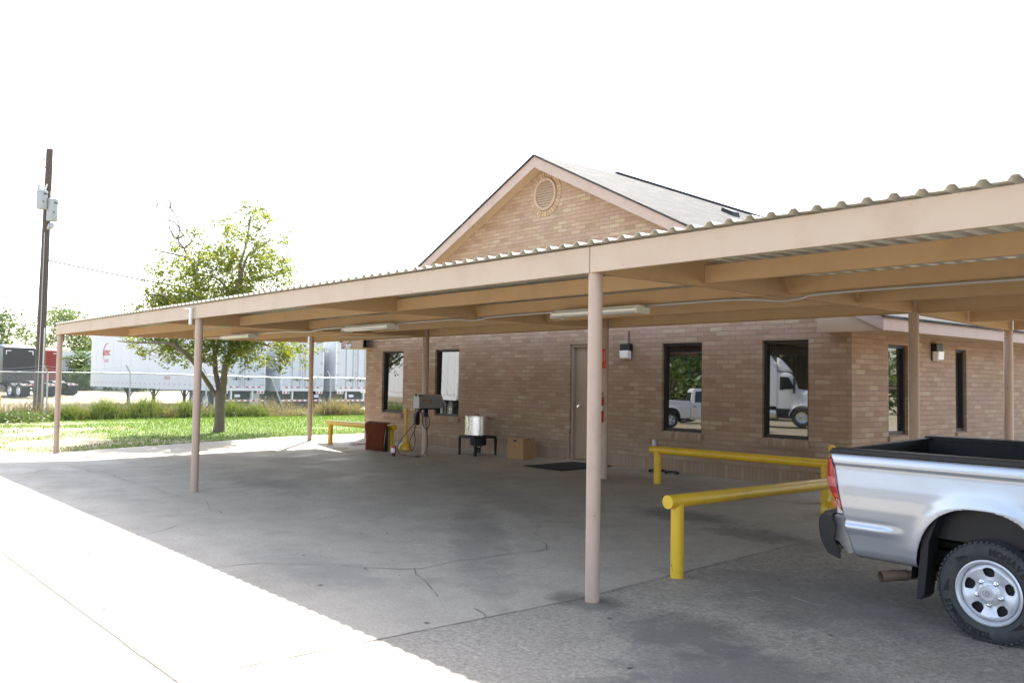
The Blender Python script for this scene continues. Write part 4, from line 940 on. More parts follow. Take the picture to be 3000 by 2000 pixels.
    if lettering:
        b = MB(); ys = y+side*(w*.5255)+side*.0006
        def put(txt, a0, da, rad, size):
            for ch in txt:
                if ch != ' ':
                    a = R(a0); b.add(text_mb(ch, size, .0035), frame((x+rad*math.cos(a), ys, cz+rad*math.sin(a)), (math.sin(a), 0, -math.cos(a)), (math.cos(a), 0, math.sin(a))))
                a0 -= da
        for args in [('MOHAVE', 82, 9.6, .272, .058), ('TOURING A/S', -90, 7.0, .272, .050)]:
            b = MB(); put(*args); b.build('sidewall_lettering', M['treadrubber'], ty, fixn=False, local=True)
        for a0 in (118, 168, 205, 305):
            b = MB()
            for k in range(6):
                a = R(a0+k*3); a2 = R(a0+k*3+3); ri, ro = .252, .256+.035*k/6
                b.poly([(x+ri*math.cos(a), ys, cz+ri*math.sin(a)), (x+ri*math.cos(a2), ys, cz+ri*math.sin(a2)), (x+(ro+.006)*math.cos(a2), ys, cz+(ro+.006)*math.sin(a2)), (x+ro*math.cos(a), ys, cz+ro*math.sin(a))])
            b.build('sidewall_chevron', M['treadrubber'], ty, fixn=False, local=True)
def thing_part(name, parent):
    o = bpy.data.objects.new(name, None); COL.objects.link(o); o.parent = parent; OFF[o.name] = Vector((0,0,0)); o.empty_display_size = .1; return o

def pickup(name, label, loc, rot, paint, detail=True):
    t = thing(name, label, 'pickup truck', loc, rot); L = dict(local=True)
    FRX = -2.78*-1
    arcF = (2.78, .30, .45, .53, 2.4)
    for s in (-1, 1):
        sidepts(xtail, lambda z: .79, .41, 1.172, [ARC], s, paint, 'bed_side', t)
        sidepts(lambda z: .80, lambda z: 1.98, .36, 1.10, [], s, paint, 'door', t, .03, False)
        sidepts(lambda z: 1.99, lambda z: 3.48-.06*abs(z-.7), .36, 1.04, [arcF], s, paint, 'fender', t, .03, False)
        b = MB(); b.prism([(xtail(1.17)-.012,1.158),(.80,1.158),(.80,1.20),(xtail(1.17)+.0,1.20)], s*(W2-.135), s*(W2-.018), 'y'); b.build('bed_rail', M['black'], t, bevel=.010, **L)
        b = MB(); b.box(-1.11, .79, s*(W2-.20) if s>0 else s*(W2-.12), s*(W2-.12) if s>0 else s*(W2-.20), .62, 1.167); b.build('bed_liner', M['black'], t, **L)
        # wheel well
        b = MB(); rows = []
        for i in range(17):
            a = math.pi*i/16; rows.append([(ARC[0]+.50*math.cos(a), s*(W2-.03), .32+.56*math.sin(a)), (ARC[0]+.50*math.cos(a), s*(W2-.42), .32+.56*math.sin(a))])
        b.grid(rows); b.box(-.60,.50,s*(W2-.44) if s>0 else s*(W2-.42), s*(W2-.42) if s>0 else s*(W2-.44),.3,.9); b.build('wheel_well', M['underbody'], t, **L)
        b = MB(); rows = []
        for i in range(13):
            a = math.pi*i/12; rows.append([(2.78+.48*math.cos(a), s*(W2-.03), .32+.53*math.sin(a)), (2.78+.48*math.cos(a), s*(W2-.4), .32+.53*math.sin(a))])
        b.grid(rows); b.build('wheel_well', M['underbody'], t, **L)
        # mud flap
        b = MB(); b.prism([(-.475,.20),(-.47,.23),(-.45,.44),(-.43,.62),(-.34,.80),(-.30,.80),(-.375,.60),(-.39,.44),(-.415,.23),(-.44,.20)], s*(W2-.15), s*(W2-.004), 'y'); b.build('mud_flap', M['black'], t, bevel=.006, **L)
        # tail lamp wrapping the corner
        def lens(z0, z1, mat, nm, par, lift=.0, u0=0, u1=1):
            rows = []
            for j in range(13):
                z = lerp(z0, z1, j/12); xf = -1.105+(1.12-z)*.255; bul = .02+.05*math.sin(math.pi*sm(.70,1.16,z)); row = []
                P = [(xf, W2+interp(z,PZ,PO_)+.004+lift), (xf-bul*.55, W2+.004+lift-.004), (xf-bul-.022-lift, W2-.03), (xf-bul-.042-lift, W2-.10), (xf-bul-.045-lift, W2-.17)]
                n = 10
                for k in range(n+1):
                    u = lerp(u0, u1, k/n)*4; i = min(3, int(u)); f = u-i
                    row.append((lerp(P[i][0],P[i+1][0],f), s*lerp(P[i][1],P[i+1][1],f), z))
                rows.append(row)
            b = MB(); b.grid(rows); o = b.build(nm, mat, par, smooth=True, local=True, fixn=False); sd = o.modifiers.new('thick','SOLIDIFY'); sd.thickness = .006; sd.offset = 0; return o
        tl = lens(.748, 1.125, M['redlens'], 'tail_light', t)
        lens(.915, .985, M['pinklens'], 'lens_band', tl, .003, .02, .5); lens(.835, .866, M['amberglint'], 'painted_glint', tl, .004, .16, .34); lens(.765, .822, M['clearlens'], 'reverse_lens', tl, .004, .06, .36)  # the amber patch paints an orange glint onto the lamp
        b = MB()
        for k in range(5):
            z = .770+.0105*k; b.box(-1.085+(.75-z)*.2, -1.035+(.79-z)*.2, s*(W2+.018) if s>0 else s*(W2+.0215), s*(W2+.0215) if s>0 else s*(W2+.018), z, z+.004)
        b.build('lens_rib', M['redlens'], tl, **L)
        b = MB(); b.box(-1.085,-.98, s*(W2-.09) if s>0 else s*(W2-.02), s*(W2-.02) if s>0 else s*(W2-.09), .70, 1.15); b.build('corner_post', paint, t, bevel=.02, **L)
        wheel(t, 0, s*(W2-.125), s, lettering=(detail and s < 0)); wheel(t, 2.78, s*(W2-.125), s)
    b = MB(); b.box(-1.11, .78, -W2+.20, W2-.20, .60, .64); b.box(.74,.785,-W2+.121,W2-.121,.64,1.19)
    for k in range(9): b.box(-1.1,.73,-.6+.15*k-.02,-.6+.15*k+.02,.6401,.652)
    b.build('bed_floor', M['black'], t, **L)
    b = MB(); b.prism([(-1.165,.60),(-1.162,.9),(-1.13,1.155),(-1.09,1.168),(-1.07,1.155),(-1.07,.60)], -W2+.175, W2-.175, 'y'); b.build('tailgate', paint, t, bevel=.012, **L)
    b = MB(); b.box(-1.068,-1.05,-W2+.13,W2-.13,.645,1.186); b.build('tailgate_liner', M['black'], t, **L)
    b = MB(); b.prism([(-1.135,1.160),(-1.07,1.172),(-1.07,1.186),(-1.13,1.182)], -W2+.02, W2-.02, 'y'); b.build('tailgate_cap', M['black'], t, bevel=.005, **L)
    b = MB(); b.box(-1.1656,-1.1645,-.20,.20,.88,.94); b.build('tailgate_handle', M['black'], t, **L)
    # bumper
    bp = MB(); rows = []
    for y in [-W2-.015,-W2-.01,-W2+.03,-W2+.10,-.6,-.3,0,.3,.6,W2-.10,W2-.03,W2+.01,W2+.015]:
        e = sm(W2-.12, W2+.02, abs(y)); k = sm(W2-.25, W2-.05, abs(y))
        xo = -1.27+.06*e; rows.append([(xo+.11, y, .695), (xo+.04, y, .705), (xo+.004, y, .67), (xo, y, .60), (xo+.010, y, .53), (xo+.035, y, .47), (xo+.075, y, .435-.02*k), (xo+.10+.07*k, y, .42-.035*k), (xo+.13+.035*k, y, .455), (xo+.12, y, .52), (xo+.14, y, .62), (xo+.12, y, .695)])
    bp.grid(rows)
    for r in (rows[0][:-1], rows[-1][:-1]): bp.poly(r)
    bp.build('rear_bumper', M['black'], t, smooth=True, local=True, angle=50)
    b = MB()
    for s in (-1,1):
        b = MB(); b.poly([(-1.14,s*(W2-.05),.68),(-1.06,s*(W2-.045),.715),(-1.03,s*(W2-.04),.70),(-.965,s*(W2-.04),.50),(-.955,s*(W2-.04),.435),(-1.0,s*(W2-.045),.425),(-1.08,s*(W2-.05),.50),(-1.13,s*(W2-.05),.52)])
        o = b.build('bumper_bracket', M['bareplate'], t, local=True); sd = o.modifiers.new('thick','SOLIDIFY'); sd.thickness = .006
    b = MB(); b.box(-1.14,-.99,-W2+.09,W2-.09,.47,.60); b.box(-1.1,3.3,-.50,-.40,.38,.50); b.box(-1.1,3.3,.40,.50,.38,.50); b.box(-.06,.06,-W2+.2,W2-.2,.27,.37); b.box(.7,3.4,-.7,.7,.36,.55)
    b.tube([(-.55,-.46,.55),(.65,-.46,.5)], .03, 8); b.build('chassis', M['underbody'], t, **L)
    b = MB(); b.tube([(-.75,-.755,.298),(-.69,-.665,.303),(-.62,-.62,.310)], .039, 20, cap=False); b.tube([(-.75,-.755,.298),(-.71,-.695,.301)], .035, 20, cap=False); b.tube([(-.63,-.622,.310),(-.52,-.575,.318),(-.35,-.53,.33),(.2,-.5,.40)], .031, 14); b.build('exhaust_pipe', M['rust'], t, smooth=True, local=True)
    b = MB(); b.tube([(-.735,-.733,.299),(-.72,-.71,.301)], .0345, 20); b.build('pipe_bore', M['treadrubber'], t, local=True)
    # cab, hood, glass
    def loft(name, mat, secs, bevel=0):
        b = MB(); rows = [[(x, y, z) for (x, y, z) in s] for s in secs]; b.grid(rows); return b.build(name, mat, t, smooth=True, local=True, angle=40)
    b = MB(); A = [(.82,1.05),(.90,1.60),(1.00,1.68),(1.75,1.68),(1.90,1.64),(2.45,1.06)]
    for (p0, p1) in zip(A, A[1:]):
        wi = lambda z: W2-.02-.16*sm(1.05,1.7,z)
        b.poly([(p0[0],-wi(p0[1]),p0[1]),(p1[0],-wi(p1[1]),p1[1]),(p1[0],wi(p1[1]),p1[1]),(p0[0],wi(p0[1]),p0[1])])
    for s in (-1,1): b.poly([(x, s*wi(z), z) for x, z in A])
    b.poly([(.82,-.815,1.05),(.82,.815,1.05),(.82,.80,.5),(.82,-.80,.5)])
    b.build('cab', paint, t, bevel=.02, **L)
    for s in (-1,1):
        b = MB(); wz = lambda z: W2-.012-.16*sm(1.05,1.7,z); b.poly([(x, s*wz(z), z) for x, z in [(1.0,1.10),(1.04,1.56),(1.70,1.60),(2.20,1.12)]]); b.build('side_window', M['vglass'], t, local=True)
        b = MB(); b.box(2.02,2.12,s*(W2+.02) if s>0 else s*(W2+.20),s*(W2+.20) if s>0 else s*(W2+.02),1.08,1.22); b.build('mirror', M['black'], t, bevel=.02, **L)
        b = MB(); b.box(.92,1.06,s*(W2+.022) if s>0 else s*(W2+.042),s*(W2+.042) if s>0 else s*(W2+.022),.90,.935); b.build('door_handle', M['black'], t, bevel=.008, **L)
        b = MB(); b.box(3.40,3.55,s*(W2-.30) if s>0 else s*(W2-.05),s*(W2-.05) if s>0 else s*(W2-.30),.75,.90); b.build('headlight', M['clearlens'], t, bevel=.03, **L)
    b = MB(); b.poly([(1.955,-.66,1.60),(1.955,.66,1.60),(2.40,.73,1.13),(2.40,-.73,1.13)]); b.build('windshield', M['vglass'], t, local=True)
    b = MB(); b.poly([(.822,-.6,1.15),(.822,.6,1.15),(.880,.58,1.52),(.880,-.58,1.52)]); b.build('rear_window', M['vglass'], t, local=True)
    rows = []
    for x, z, w in [(2.30,1.075,.80),(2.5,1.085,.80),(3.0,1.05,.79),(3.35,.98,.76),(3.50,.86,.72),(3.54,.62,.70)]: rows.append([(x, w*k, z-.05*abs(k)**3) for k in (-1,-.8,-.4,0,.4,.8,1)])
    loft('hood', paint, rows)
    b = MB(); b.box(3.45,3.62,-.82,.82,.38,.62); b.build('front_bumper', M['black'], t, bevel=.05, **L)
    b = MB(); b.box(3.50,3.56,-.5,.5,.66,.84); b.build('grille', M['black'], t, bevel=.02, **L)
    return t
TH = R(1.5); tilt = math.atan(.0362)
def place_matrix(x, y, th, roll): return Matrix.Translation((x, y, H(x, y))) @ Matrix.Rotation(roll, 4, 'X') @ Matrix.Rotation(-th, 4, 'Z')
pk = pickup('pickup_truck', 'silver pickup truck with a black bed liner and a broken rear bumper corner', (0,0,0), (0,0,0), M['silver'])
mtx = place_matrix(-2.50, 6.225+.785, TH, tilt); pk.rotation_euler = mtx.to_euler(); pk.location = mtx.translation
wp = pickup('pickup_truck', 'white pickup truck mirrored in the third window from the left', (-28.7, -10.2, 0), (0,0,R(-48)), M['fleetwhite'], False); wp.scale = (1.15,1.15,1.15)

# ---------------------------------------------------------------- lorries
def big_wheel(parent, x, y, side, r=.51, w=.28, n=40):
    wl = thing_part('wheel', parent)
    b = MB(); b.lathe([(.29,-.3*w*side),(.36,-.5*w*side),(.44,-.52*w*side),(.50,-.44*w*side),(.51,-.2*w*side),(.51,.2*w*side),(.50,.44*w*side),(.44,.52*w*side),(.36,.5*w*side),(.29,.35*w*side)], (x,y,r), n, 'y', cap=False); b.build('tyre', M['rubber'], wl, smooth=True, local=True)
    b = MB(); b.lathe([(.295,.36*w*side),(.30,.42*w*side),(.28,.40*w*side),(.26,.10*w*side),(.16,.06*w*side),(.15,.22*w*side),(.10,.26*w*side),(.01,.27*w*side)], (x,y,r), n, 'y', cap=False); b.build('rim', M['alu'] , wl, smooth=True, local=True)
def trailer(label, loc, ang, rear='white', logo=False, wheels=True, variant=0):
    """box trailer; local x from the nose (0) back to the doors (16.1) reversed: doors at x = 0 facing -x, nose at x = 16.1"""
    t = thing('box_trailer', label, 'trailer', loc, (0,0,ang), 'white box trailers'); L = dict(local=True); Ln = 16.15; Wd = 1.295
    b = MB(); b.box(.02, Ln, -Wd, Wd, 1.20, 4.10); b.build('box', M['trailerwhite'], t, bevel=.03, **L)
    b = MB()
    for s in (-1,1):
        b.box(.05, Ln-.05, s*Wd-.012 if s<0 else s*Wd, s*Wd if s<0 else s*Wd+.012, 1.02, 1.22); b.box(.05, Ln-.02, s*Wd-.014 if s<0 else s*Wd, s*Wd if s<0 else s*Wd+.014, 3.98, 4.06)
        for k in range(13): xx = .6+1.22*k; b.box(xx-.02, xx+.02, s*Wd-.006 if s<0 else s*Wd, s*Wd if s<0 else s*Wd+.006, 1.22, 3.98)
    b.build('side_rail', M['trailerwhite'], t, **L)
    b = MB()
    for s in (-1,1):
        for k in range(26): xx = .5+.6*k; b.box(xx-.045, xx+.045, s*Wd-.018 if s<0 else s*Wd+.012, s*Wd-.012 if s<0 else s*Wd+.018, 1.27, 1.32)
    b.build('side_reflector', M['redtape'], t, **L)
    # rear frame and doors
    b = MB(); b.box(-.03,.02,-Wd,-Wd+.08,1.06,4.10); b.box(-.03,.02,Wd-.08,Wd,1.06,4.10); b.box(-.03,.02,-Wd+.081,Wd-.081,3.98,4.10); b.box(-.05,.019,-Wd+.081,Wd-.081,1.04,1.18); b.build('rear_frame', M['white_metal'], t, bevel=.005, **L)
    for s in (-1,1):
        d = MB(); d.box(-.012,.018, min(s*.012, s*(Wd-.085)), max(s*.012, s*(Wd-.085)), 1.19, 3.975); d = d.build('rear_door', M['trailerwhite'], t, bevel=.004, **L)
        b = MB()
        for yy in ([.12] if variant == 0 else [.16, .62]): b.tube([(-.035,s*yy,1.10),(-.035,s*yy,4.0)], .018, 8); 
        for zz in (1.25, 2.0, 3.0): b.box(-.045,-.0125,s*.12-.035,s*.12+.035,zz,zz+.06)
        b.build('lock_rod', M['galv'], d, smooth=True, local=True)
        b = MB(); b.box(-.06,-.0125, min(s*.10,s*.55), max(s*.10,s*.55), 1.62, 1.645); b.box(-.05,-.0125,s*.33-.02,s*.33+.02,1.56,1.72); b.build('lock_handle', M['blackmetal'], d, **L)
        b = MB()
        for zz in (1.3, 1.9, 2.5, 3.1, 3.7): b.box(-.04,-.0125, min(s*(Wd-.22),s*(Wd-.04)), max(s*(Wd-.22),s*(Wd-.04)), zz, zz+.05)
        b.build('hinge', M['galv'], d, **L)
        bb = MB(); bb.box(-.075,-.052, min(s*(Wd-.50),s*(Wd-.08)), max(s*(Wd-.50),s*(Wd-.08)), .90, 1.06); tl = bb.build('light_box', M['white_metal'], t, bevel=.006, **L)
        bb = MB()
        for yy in (.40, .20): bb.lathe([(.055,-.0),(.05,-.012),(.01,-.015)], (-.076, s*(Wd-yy), .98), 14, 'x')
        bb.build('tail_light', M['redlens'], tl, smooth=True, local=True)
        bb = MB(); bb.box(2.6, 2.62, min(s*.75,s*1.28), max(s*.75,s*1.28), .22, 1.0); bb.box(.45,.465,min(s*.72,s*1.25),max(s*.72,s*1.25),.15,.95); bb.build('mud_flap', M['underbody'] if variant else M['white_metal'], t, **L)
        if wheels:
            for xx in (1.35, 2.60):
                big_wheel(t, xx, s*1.13, s); 
                bb = MB(); bb.lathe([(.30,-.14),(.50,-.14),(.50,.14),(.30,.14)], (xx, s*.80, .51), 24, 'y'); bb.build('inner_tyre', M['rubber'], t, smooth=True, local=True)
    b = MB(); b.box(.03, Ln, -Wd+.02, Wd-.02, 1.02, 1.19)
    for s in (-1,1): b.box(.6, 4.6, s*.45-.06, s*.45+.06, .55, 1.02)
    b.box(1.3,1.4,-1.1,1.1,.45,.57); b.box(2.55,2.65,-1.1,1.1,.45,.57); b.build('floor_frame', M['underbody'], t, **L)
    def tape(b1, b2, z, h, x, y0, y1, n):
        for i in range(n):
            ya, yb = lerp(y0,y1,i/n), lerp(y0,y1,(i+1)/n); (b1 if i%2 else b2).box(x-.004, x, ya, yb, z, z+h)
    b = MB(); b.box(-.05,.05,-1.2,1.2,.50,.60); b.box(-.03,.07,-.62,-.54,.601,1.03); b.box(-.03,.07,.54,.62,.601,1.03); ub = b.build('underride_guard', M['white_metal'], t, bevel=.006, **L)
    r_, w_ = MB(), MB(); tape(r_, w_, .51, .08, -.0505, -1.2, 1.2, 15); r_.build('red_stripe', M['redtape'], ub, local=True); w_.build('white_stripe', M['whitetape'], ub, local=True)
    r_, w_ = MB(), MB(); tape(r_, w_, 1.205, .06, -.0125, -1.2, -.02, 7); tape(r_, w_, 1.205, .06, -.0125, .02, 1.2, 7); r_.build('red_stripe', M['redtape'], t, local=True); w_.build('white_stripe', M['whitetape'], t, local=True)
    b = MB(); b.box(-.012,-.002,-1.02,-.72,.70,.86) if variant == 1 else b.box(-.012,-.002,.10,.40,.72,.86); b.build('number_plate', M['label'], t, **L)
    for s in (-1,1):
        b = MB(); lg = Ln-4.4; b.box(lg-.07,lg+.07,s*.75-.07,s*.75+.07,.12,1.02); b.box(lg-.12,lg+.12,s*.75-.12,s*.75+.12,.06,.12); b.beam((lg,s*.75,.35),(lg-.8,s*.75,1.0),.05,.05); b.beam((lg,s*.75,.35),(lg+.6,s*.75,1.0),.05,.05); b.build('landing_leg', M['underbody'], t, **L)
    if logo:
        b = MB(); fm = lambda x, z: frame((x, Wd+.006, z), (-1,0,0), (0,0,1))
        b.add(text_mb('amc', .62, .022, 0, .12), fm(Ln-2.35, 3.10)); b.add(text_mb('LEASE', .26, .0), fm(Ln-2.35, 2.58))
        pts = []
        for i in range(25):
            a = R(75+150*i/24); ro = .62; pts.append((Ln-2.52-ro*1.12*math.cos(a), 3.02+ro*math.sin(a)))
        inn = []
        for i in range(25):
            a = R(75+150*i/24); w = .10*math.sin(math.pi*(i+.6)/25.2); ro = .62-w; inn.append((Ln-2.52-(ro*1.12)*math.cos(a), 3.02+ro*math.sin(a)))
        b.grid([[(x, Wd+.006, z) for x, z in pts], [(x, Wd+.006, z) for x, z in inn]])
        b.build('lettering', M['logo'], t, fixn=False, local=True)
        b = MB(); b.add(text_mb('STRICK', .22, .012), fm(5.6, 1.62)); b.build('lettering', simple('faded_lettering', (.45,.20,.22), .5), t, fixn=False, local=True)
    return t
AX = math.pi - R(-5.6) - math.pi*0
ang = math.atan2(-.0975, -.995)
zt = H(-43, 18.7)
trailer('white box trailer with a red swoosh logo, its long side showing behind the tree', (-43.2,18.75,zt-.03), ang, logo=True, variant=0)
trailer('middle white box trailer seen from its rear doors, between two others', (-43.0,21.95,zt-.03), ang, variant=1)
trailer('white box trailer whose rear doors stand next to the brick corner', (-43.0,25.1,zt-.03), ang, variant=2)
a2 = math.atan2(-5.0, -13.1)
trailer('white box trailer mirrored in the two left windows', (-32.2,-1.5,0), a2, variant=1)

def tractor(label, loc, ang, paint, sleeper=True, wheelpaint=None):
    t = thing('semi_tractor', label, 'semi truck', loc, (0,0,ang), 'semi tractors'); L = dict(local=True)
    # rear axles at x=-.65,.65 ; cab back at 2.0 ; front axle 5.3
    b = MB(); b.box(-1.3,6.2,-.45,-.33,.72,.98); b.box(-1.3,6.2,.33,.45,.72,.98); b.box(-.7,-.6,-1,1,.45,.57); b.box(.6,.7,-1,1,.45,.57); b.box(5.25,5.35,-1,1,.45,.57); b.box(-1.35,-1.25,-.45,.45,.70,1.0); b.build('frame_rail', M['underbody'], t, **L)
    b = MB(); b.prism([(-.75,1.0),(.35,1.0),(.55,1.10),(.2,1.20),(-.6,1.18),(-.95,1.02)], -.48, .48, 'y'); b.build('fifth_wheel', M['underbody'], t, bevel=.02, **L)
    for s in (-1,1):
        for x in (-.66,.66):
            big_wheel(t, x, s*1.10, s); bb = MB(); bb.lathe([(.30,-.14),(.50,-.14),(.50,.14),(.30,.14)], (x, s*.78, .51), 24, 'y'); bb.build('inner_tyre', M['rubber'], t, smooth=True, local=True)
        big_wheel(t, 5.3, s*1.06, s)
        b = MB(); b.box(-1.32,-1.28,min(s*.70,s*1.25),max(s*.70,s*1.25),.16,.80); b.build('mud_flap', M['underbody'], t, **L)
        b = MB(); b.tube([(2.55,s*.98,.62),(4.05,s*.98,.62)], .30, 24); b.build('fuel_tank', M['alu'], t, smooth=True, bevel=.03, **L)
    b = MB(); b.box(-1.34,-1.30,-1.25,1.25,.86,.96); b.build('light_bar', M['white_metal'], t, **L)
    b = MB()
    for k in range(6): b.box(-1.345,-1.3405,-1.2+.4*k,-1.0+.4*k,.875,.945)
    b.build('red_stripe', M['redtape'], t, **L)
    # sleeper with rounded shoulders and a raked roof
    def body(name, secs, mat):
        b = MB(); rows = []
        for x, w, z0, z1, rc in secs:
            r = [(x,-w,z0)]
            for i in range(5): a = R(90*i/4); r.append((x, -w+rc-rc*math.cos(a), z1-rc+rc*math.sin(a)))
            for i in range(5): a = R(90-90*i/4); r.append((x, w-rc+rc*math.cos(a), z1-rc+rc*math.sin(a)))
            r.append((x,w,z0)); rows.append(r)
        b.grid(rows); n = len(rows[0]); b.face(*range(n)); k = len(b.v)-n; b.face(*range(k, k+n)[::-1]); return b.build(name, mat, t, smooth=True, local=True, angle=45)
    body('sleeper', [(2.0,1.18,1.05,3.62,.18),(2.6,1.22,1.05,3.86,.25),(3.3,1.22,1.05,3.84,.3),(3.75,1.20,1.05,3.60,.35),(4.05,1.18,1.05,3.2,.35)] , paint)
    cabo = body('cab', [(4.051,1.16,.95,2.82,.2),(4.5,1.14,.95,2.78,.22),(4.75,1.10,.95,2.72,.25),(5.10,1.04,.95,1.98,.12)], paint)
    body('hood', [(4.9,1.02,.95,1.98,.22),(5.5,1.0,.98,1.90,.28),(6.1,.93,.95,1.76,.3),(6.35,.85,.80,1.55,.3)], paint)
    rf = MB(); rf.prism([(4.06,2.84),(4.06,3.55),(4.25,3.42),(4.62,3.02),(4.80,2.80)], -1.0, 1.0, 'y'); rf.build('roof_fairing', paint, t, bevel=.1, seg=3, **L)
    for s in (-1,1):
        b = MB(); rows = []
        for i in range(13):
            a = math.pi*i/12; rows.append([(5.3+.62*math.cos(a), s*.85, .55+.62*math.sin(a)), (5.3+.62*math.cos(a), s*1.22, .55+.60*math.sin(a))])
        b.grid(rows); o = b.build('fender', paint, t, smooth=True, local=True); sd = o.modifiers.new('t','SOLIDIFY'); sd.thickness = .03
        b = MB(); b.poly([(4.20,s*1.166,1.90),(4.20,s*1.166,2.55),(4.62,s*1.150,2.50),(4.92,s*1.125,1.95)]); b.build('side_window', M['vglass'], t, local=True)
        b = MB(); b.poly([(3.0,s*1.226,2.2),(3.0,s*1.226,2.6),(3.35,s*1.226,2.6),(3.35,s*1.226,2.2)]); b.build('sleeper_window', M['vglass'], t, local=True)
        b = MB(); b.box(4.85,4.97,min(s*1.28,s*1.46),max(s*1.28,s*1.46),1.75,2.45); b.beam((4.9,s*1.1,2.5),(4.9,s*1.37,2.46),.03,.03); b.beam((4.9,s*1.1,1.7),(4.9,s*1.37,1.74),.03,.03); b.build('mirror', M['black'], t, **L)
        b = MB(); b.box(6.12,6.36,min(s*.72,s*.98),max(s*.72,s*.98),1.05,1.28); b.build('headlight', M['clearlens'], t, bevel=.05, **L)
        b = MB(); b.box(4.06,5.0,min(s*.9,s*1.2),max(s*.9,s*1.2),.45,.94); b.build('step', M['underbody'], t, bevel=.03, **L)
        b = MB()
        for (y0,y1,z0,z1) in [(.62,.98,3.36,3.41),(.93,.98,3.10,3.359)]: b.box(1.985,1.993,min(s*y0,s*y1),max(s*y0,s*y1),z0,z1)
        b.build('tape_bracket', M['whitetape'], t, **L)
    b = MB(); b.poly([(4.775,-.92,2.60),(4.775,.92,2.60),(5.085,.98,2.02),(5.085,-.98,2.02)]); b.build('windshield', M['vglass'], t, local=True)
    b = MB(); b.box(6.36,6.40,-.55,.55,.95,1.50); b.build('grille', M['chrome'], t, bevel=.03, **L)
    b = MB(); b.box(6.2,6.55,-1.18,1.18,.45,.80); b.build('front_bumper', M['chrome'] if paint is not M['fleetwhite'] else paint, t, bevel=.08, **L)
    return t
tractor('black semi tractor seen from behind beyond the fence, left of the pole', (-72.6,15.5,H(-73,14)), R(193), M['cabblack'])
tractor('dark red semi tractor seen from behind, right of the pole', (-78.0,18.3,H(-77,17)), R(189), M['cabred'])
tractor('red semi tractor at the far left edge behind the black one', (-91,16.6,H(-91,16)), R(186), M['cabred'])
wt = tractor('white semi tractor mirrored in the fourth front window', (-33.4,-18.6,0), R(-30), M['fleetwhite']); wt.scale = (1.1,1.1,1.1)
# long open shed added behind the photographer to darken the window reflections
sh = thing('dark_backdrop_shed', 'long dark roofed shed with a tan ribbed wall, added to darken the front window reflections', 'shed', (-50,-46,0))
b = MB(); b.hexa([(-110,-40,6.0),(0,-40,6.0),(0,-60,7.6),(-110,-60,7.6),(-110,-40,8.2),(0,-40,8.2),(0,-60,8.6),(-110,-60,8.6)]); b.build('roof', M['blackmetal'], sh)
b = MB()
for i in range(180): b.box(-109+.6*i,-108.55+.6*i,-59.9,-59.8,0,7.5)
b.box(-109,-1,-60.1,-59.901,0,7.55); b.build('wall', simple('tan_ribbed_wall', (.38,.31,.22), .6), sh)
for i in range(10): b = MB(); b.lathe([(.14,0),(.14,6.1)], (-108+12*i,-41,0), 12); b.build('post', M['galv'], sh)
# ---------------------------------------------------------------- trees, shrubs, weeds
def leafquad(b, p, s, flat=.0):
    a = Vector((random.gauss(0,1), random.gauss(0,1), random.gauss(0,.7))).normalized(); c = a.cross(Vector((random.gauss(0,1), random.gauss(0,1), random.gauss(0,1)))).normalized()
    a *= s; c *= s*.36; i = len(b.v); b.v += [tuple(p-a), tuple(p-a*.15+c), tuple(p+a), tuple(p-a*.15-c)]; b.face(i, i+1, i+2, i+3)
DT = 25.14; MPP = DT/2630
TC = Vector((-24.56, 10.02, 0)); AR = Vector((.645,.764,0)); AF = Vector((-.764,.644,0)); ZB0 = H(-24.56,10.02)
def tp(px, py, d=0):
    """branch layout in the tree's own frame: metres to its right, up, and in depth"""
    u = (px-641)*MPP; h = (1261-py)*MPP; f = 1+d/DT
    return TC + AR*u*f + AF*d + Vector((0,0,1.71+(ZB0+h-1.71)*f))
r2 = lambda x, y, d=0: tp(380+x/5.2267, 970+y/5.2267, d)
r5 = lambda x, y, d=0: tp(380+x/3.92, 560+y/3.92, d)
tree = thing('shade_tree', 'leafy shade tree with a forked trunk and one bare limb on the lawn', 'tree', (TC.x, TC.y, ZB0))
b = MB()
def limb(pts, r0, r1, n=10):
    P = [Vector(p) for p in pts]; out = []; N = (len(P)-1)*5
    for i in range(len(P)-1):
        for k in range(5):
            u = k/5; a, b_, c, d = P[max(i-1,0)], P[i], P[i+1], P[min(i+2,len(P)-1)]
            out.append(.5*((2*b_)+(c-a)*u+(2*a-5*b_+4*c-d)*u*u+(3*b_-a-3*c+d)*u**3)+Vector((random.gauss(0,.006),random.gauss(0,.006),0)))
    out.append(P[-1]); b.tube(out, [lerp(r0, r1, (i/N)) for i in range(N+1)], n)
    return out
b.tube([r2(1365,1560), r2(1365,1500), r2(1372,1400), r2(1375,1250), r2(1372,1100), r2(1370,980), r2(1375,880)], [.20,.165,.145,.135,.135,.15,.13], 14)
L1 = limb([r2(1330,1000), r2(1240,860,-.1), r2(1130,640,-.3), r2(960,350,-.6), r2(800,150,-.9), r5(560,1250,-1.1), r5(380,1180,-1.3)], .07, .025)
L2 = limb([r2(1370,950), r2(1310,780,.1), r2(1255,620,.2), r2(1215,430,.3), r2(1190,200,.3), r5(745,1250,.3), r5(705,1050,.2), r5(675,900,.1), r5(615,760,0), r5(490,715,-.2), r5(340,680,-.4)], .085, .02)
L3 = limb([r2(1400,930), r2(1440,760,-.1), r2(1480,560,-.3), r2(1550,400,-.4), r2(1600,200,-.5), r5(1210,1200,-.5), r5(1260,1000,-.4), r5(1250,800,-.2), r5(1270,600,0), r5(1290,380,.1), r5(1300,250,.1)], .10, .02)
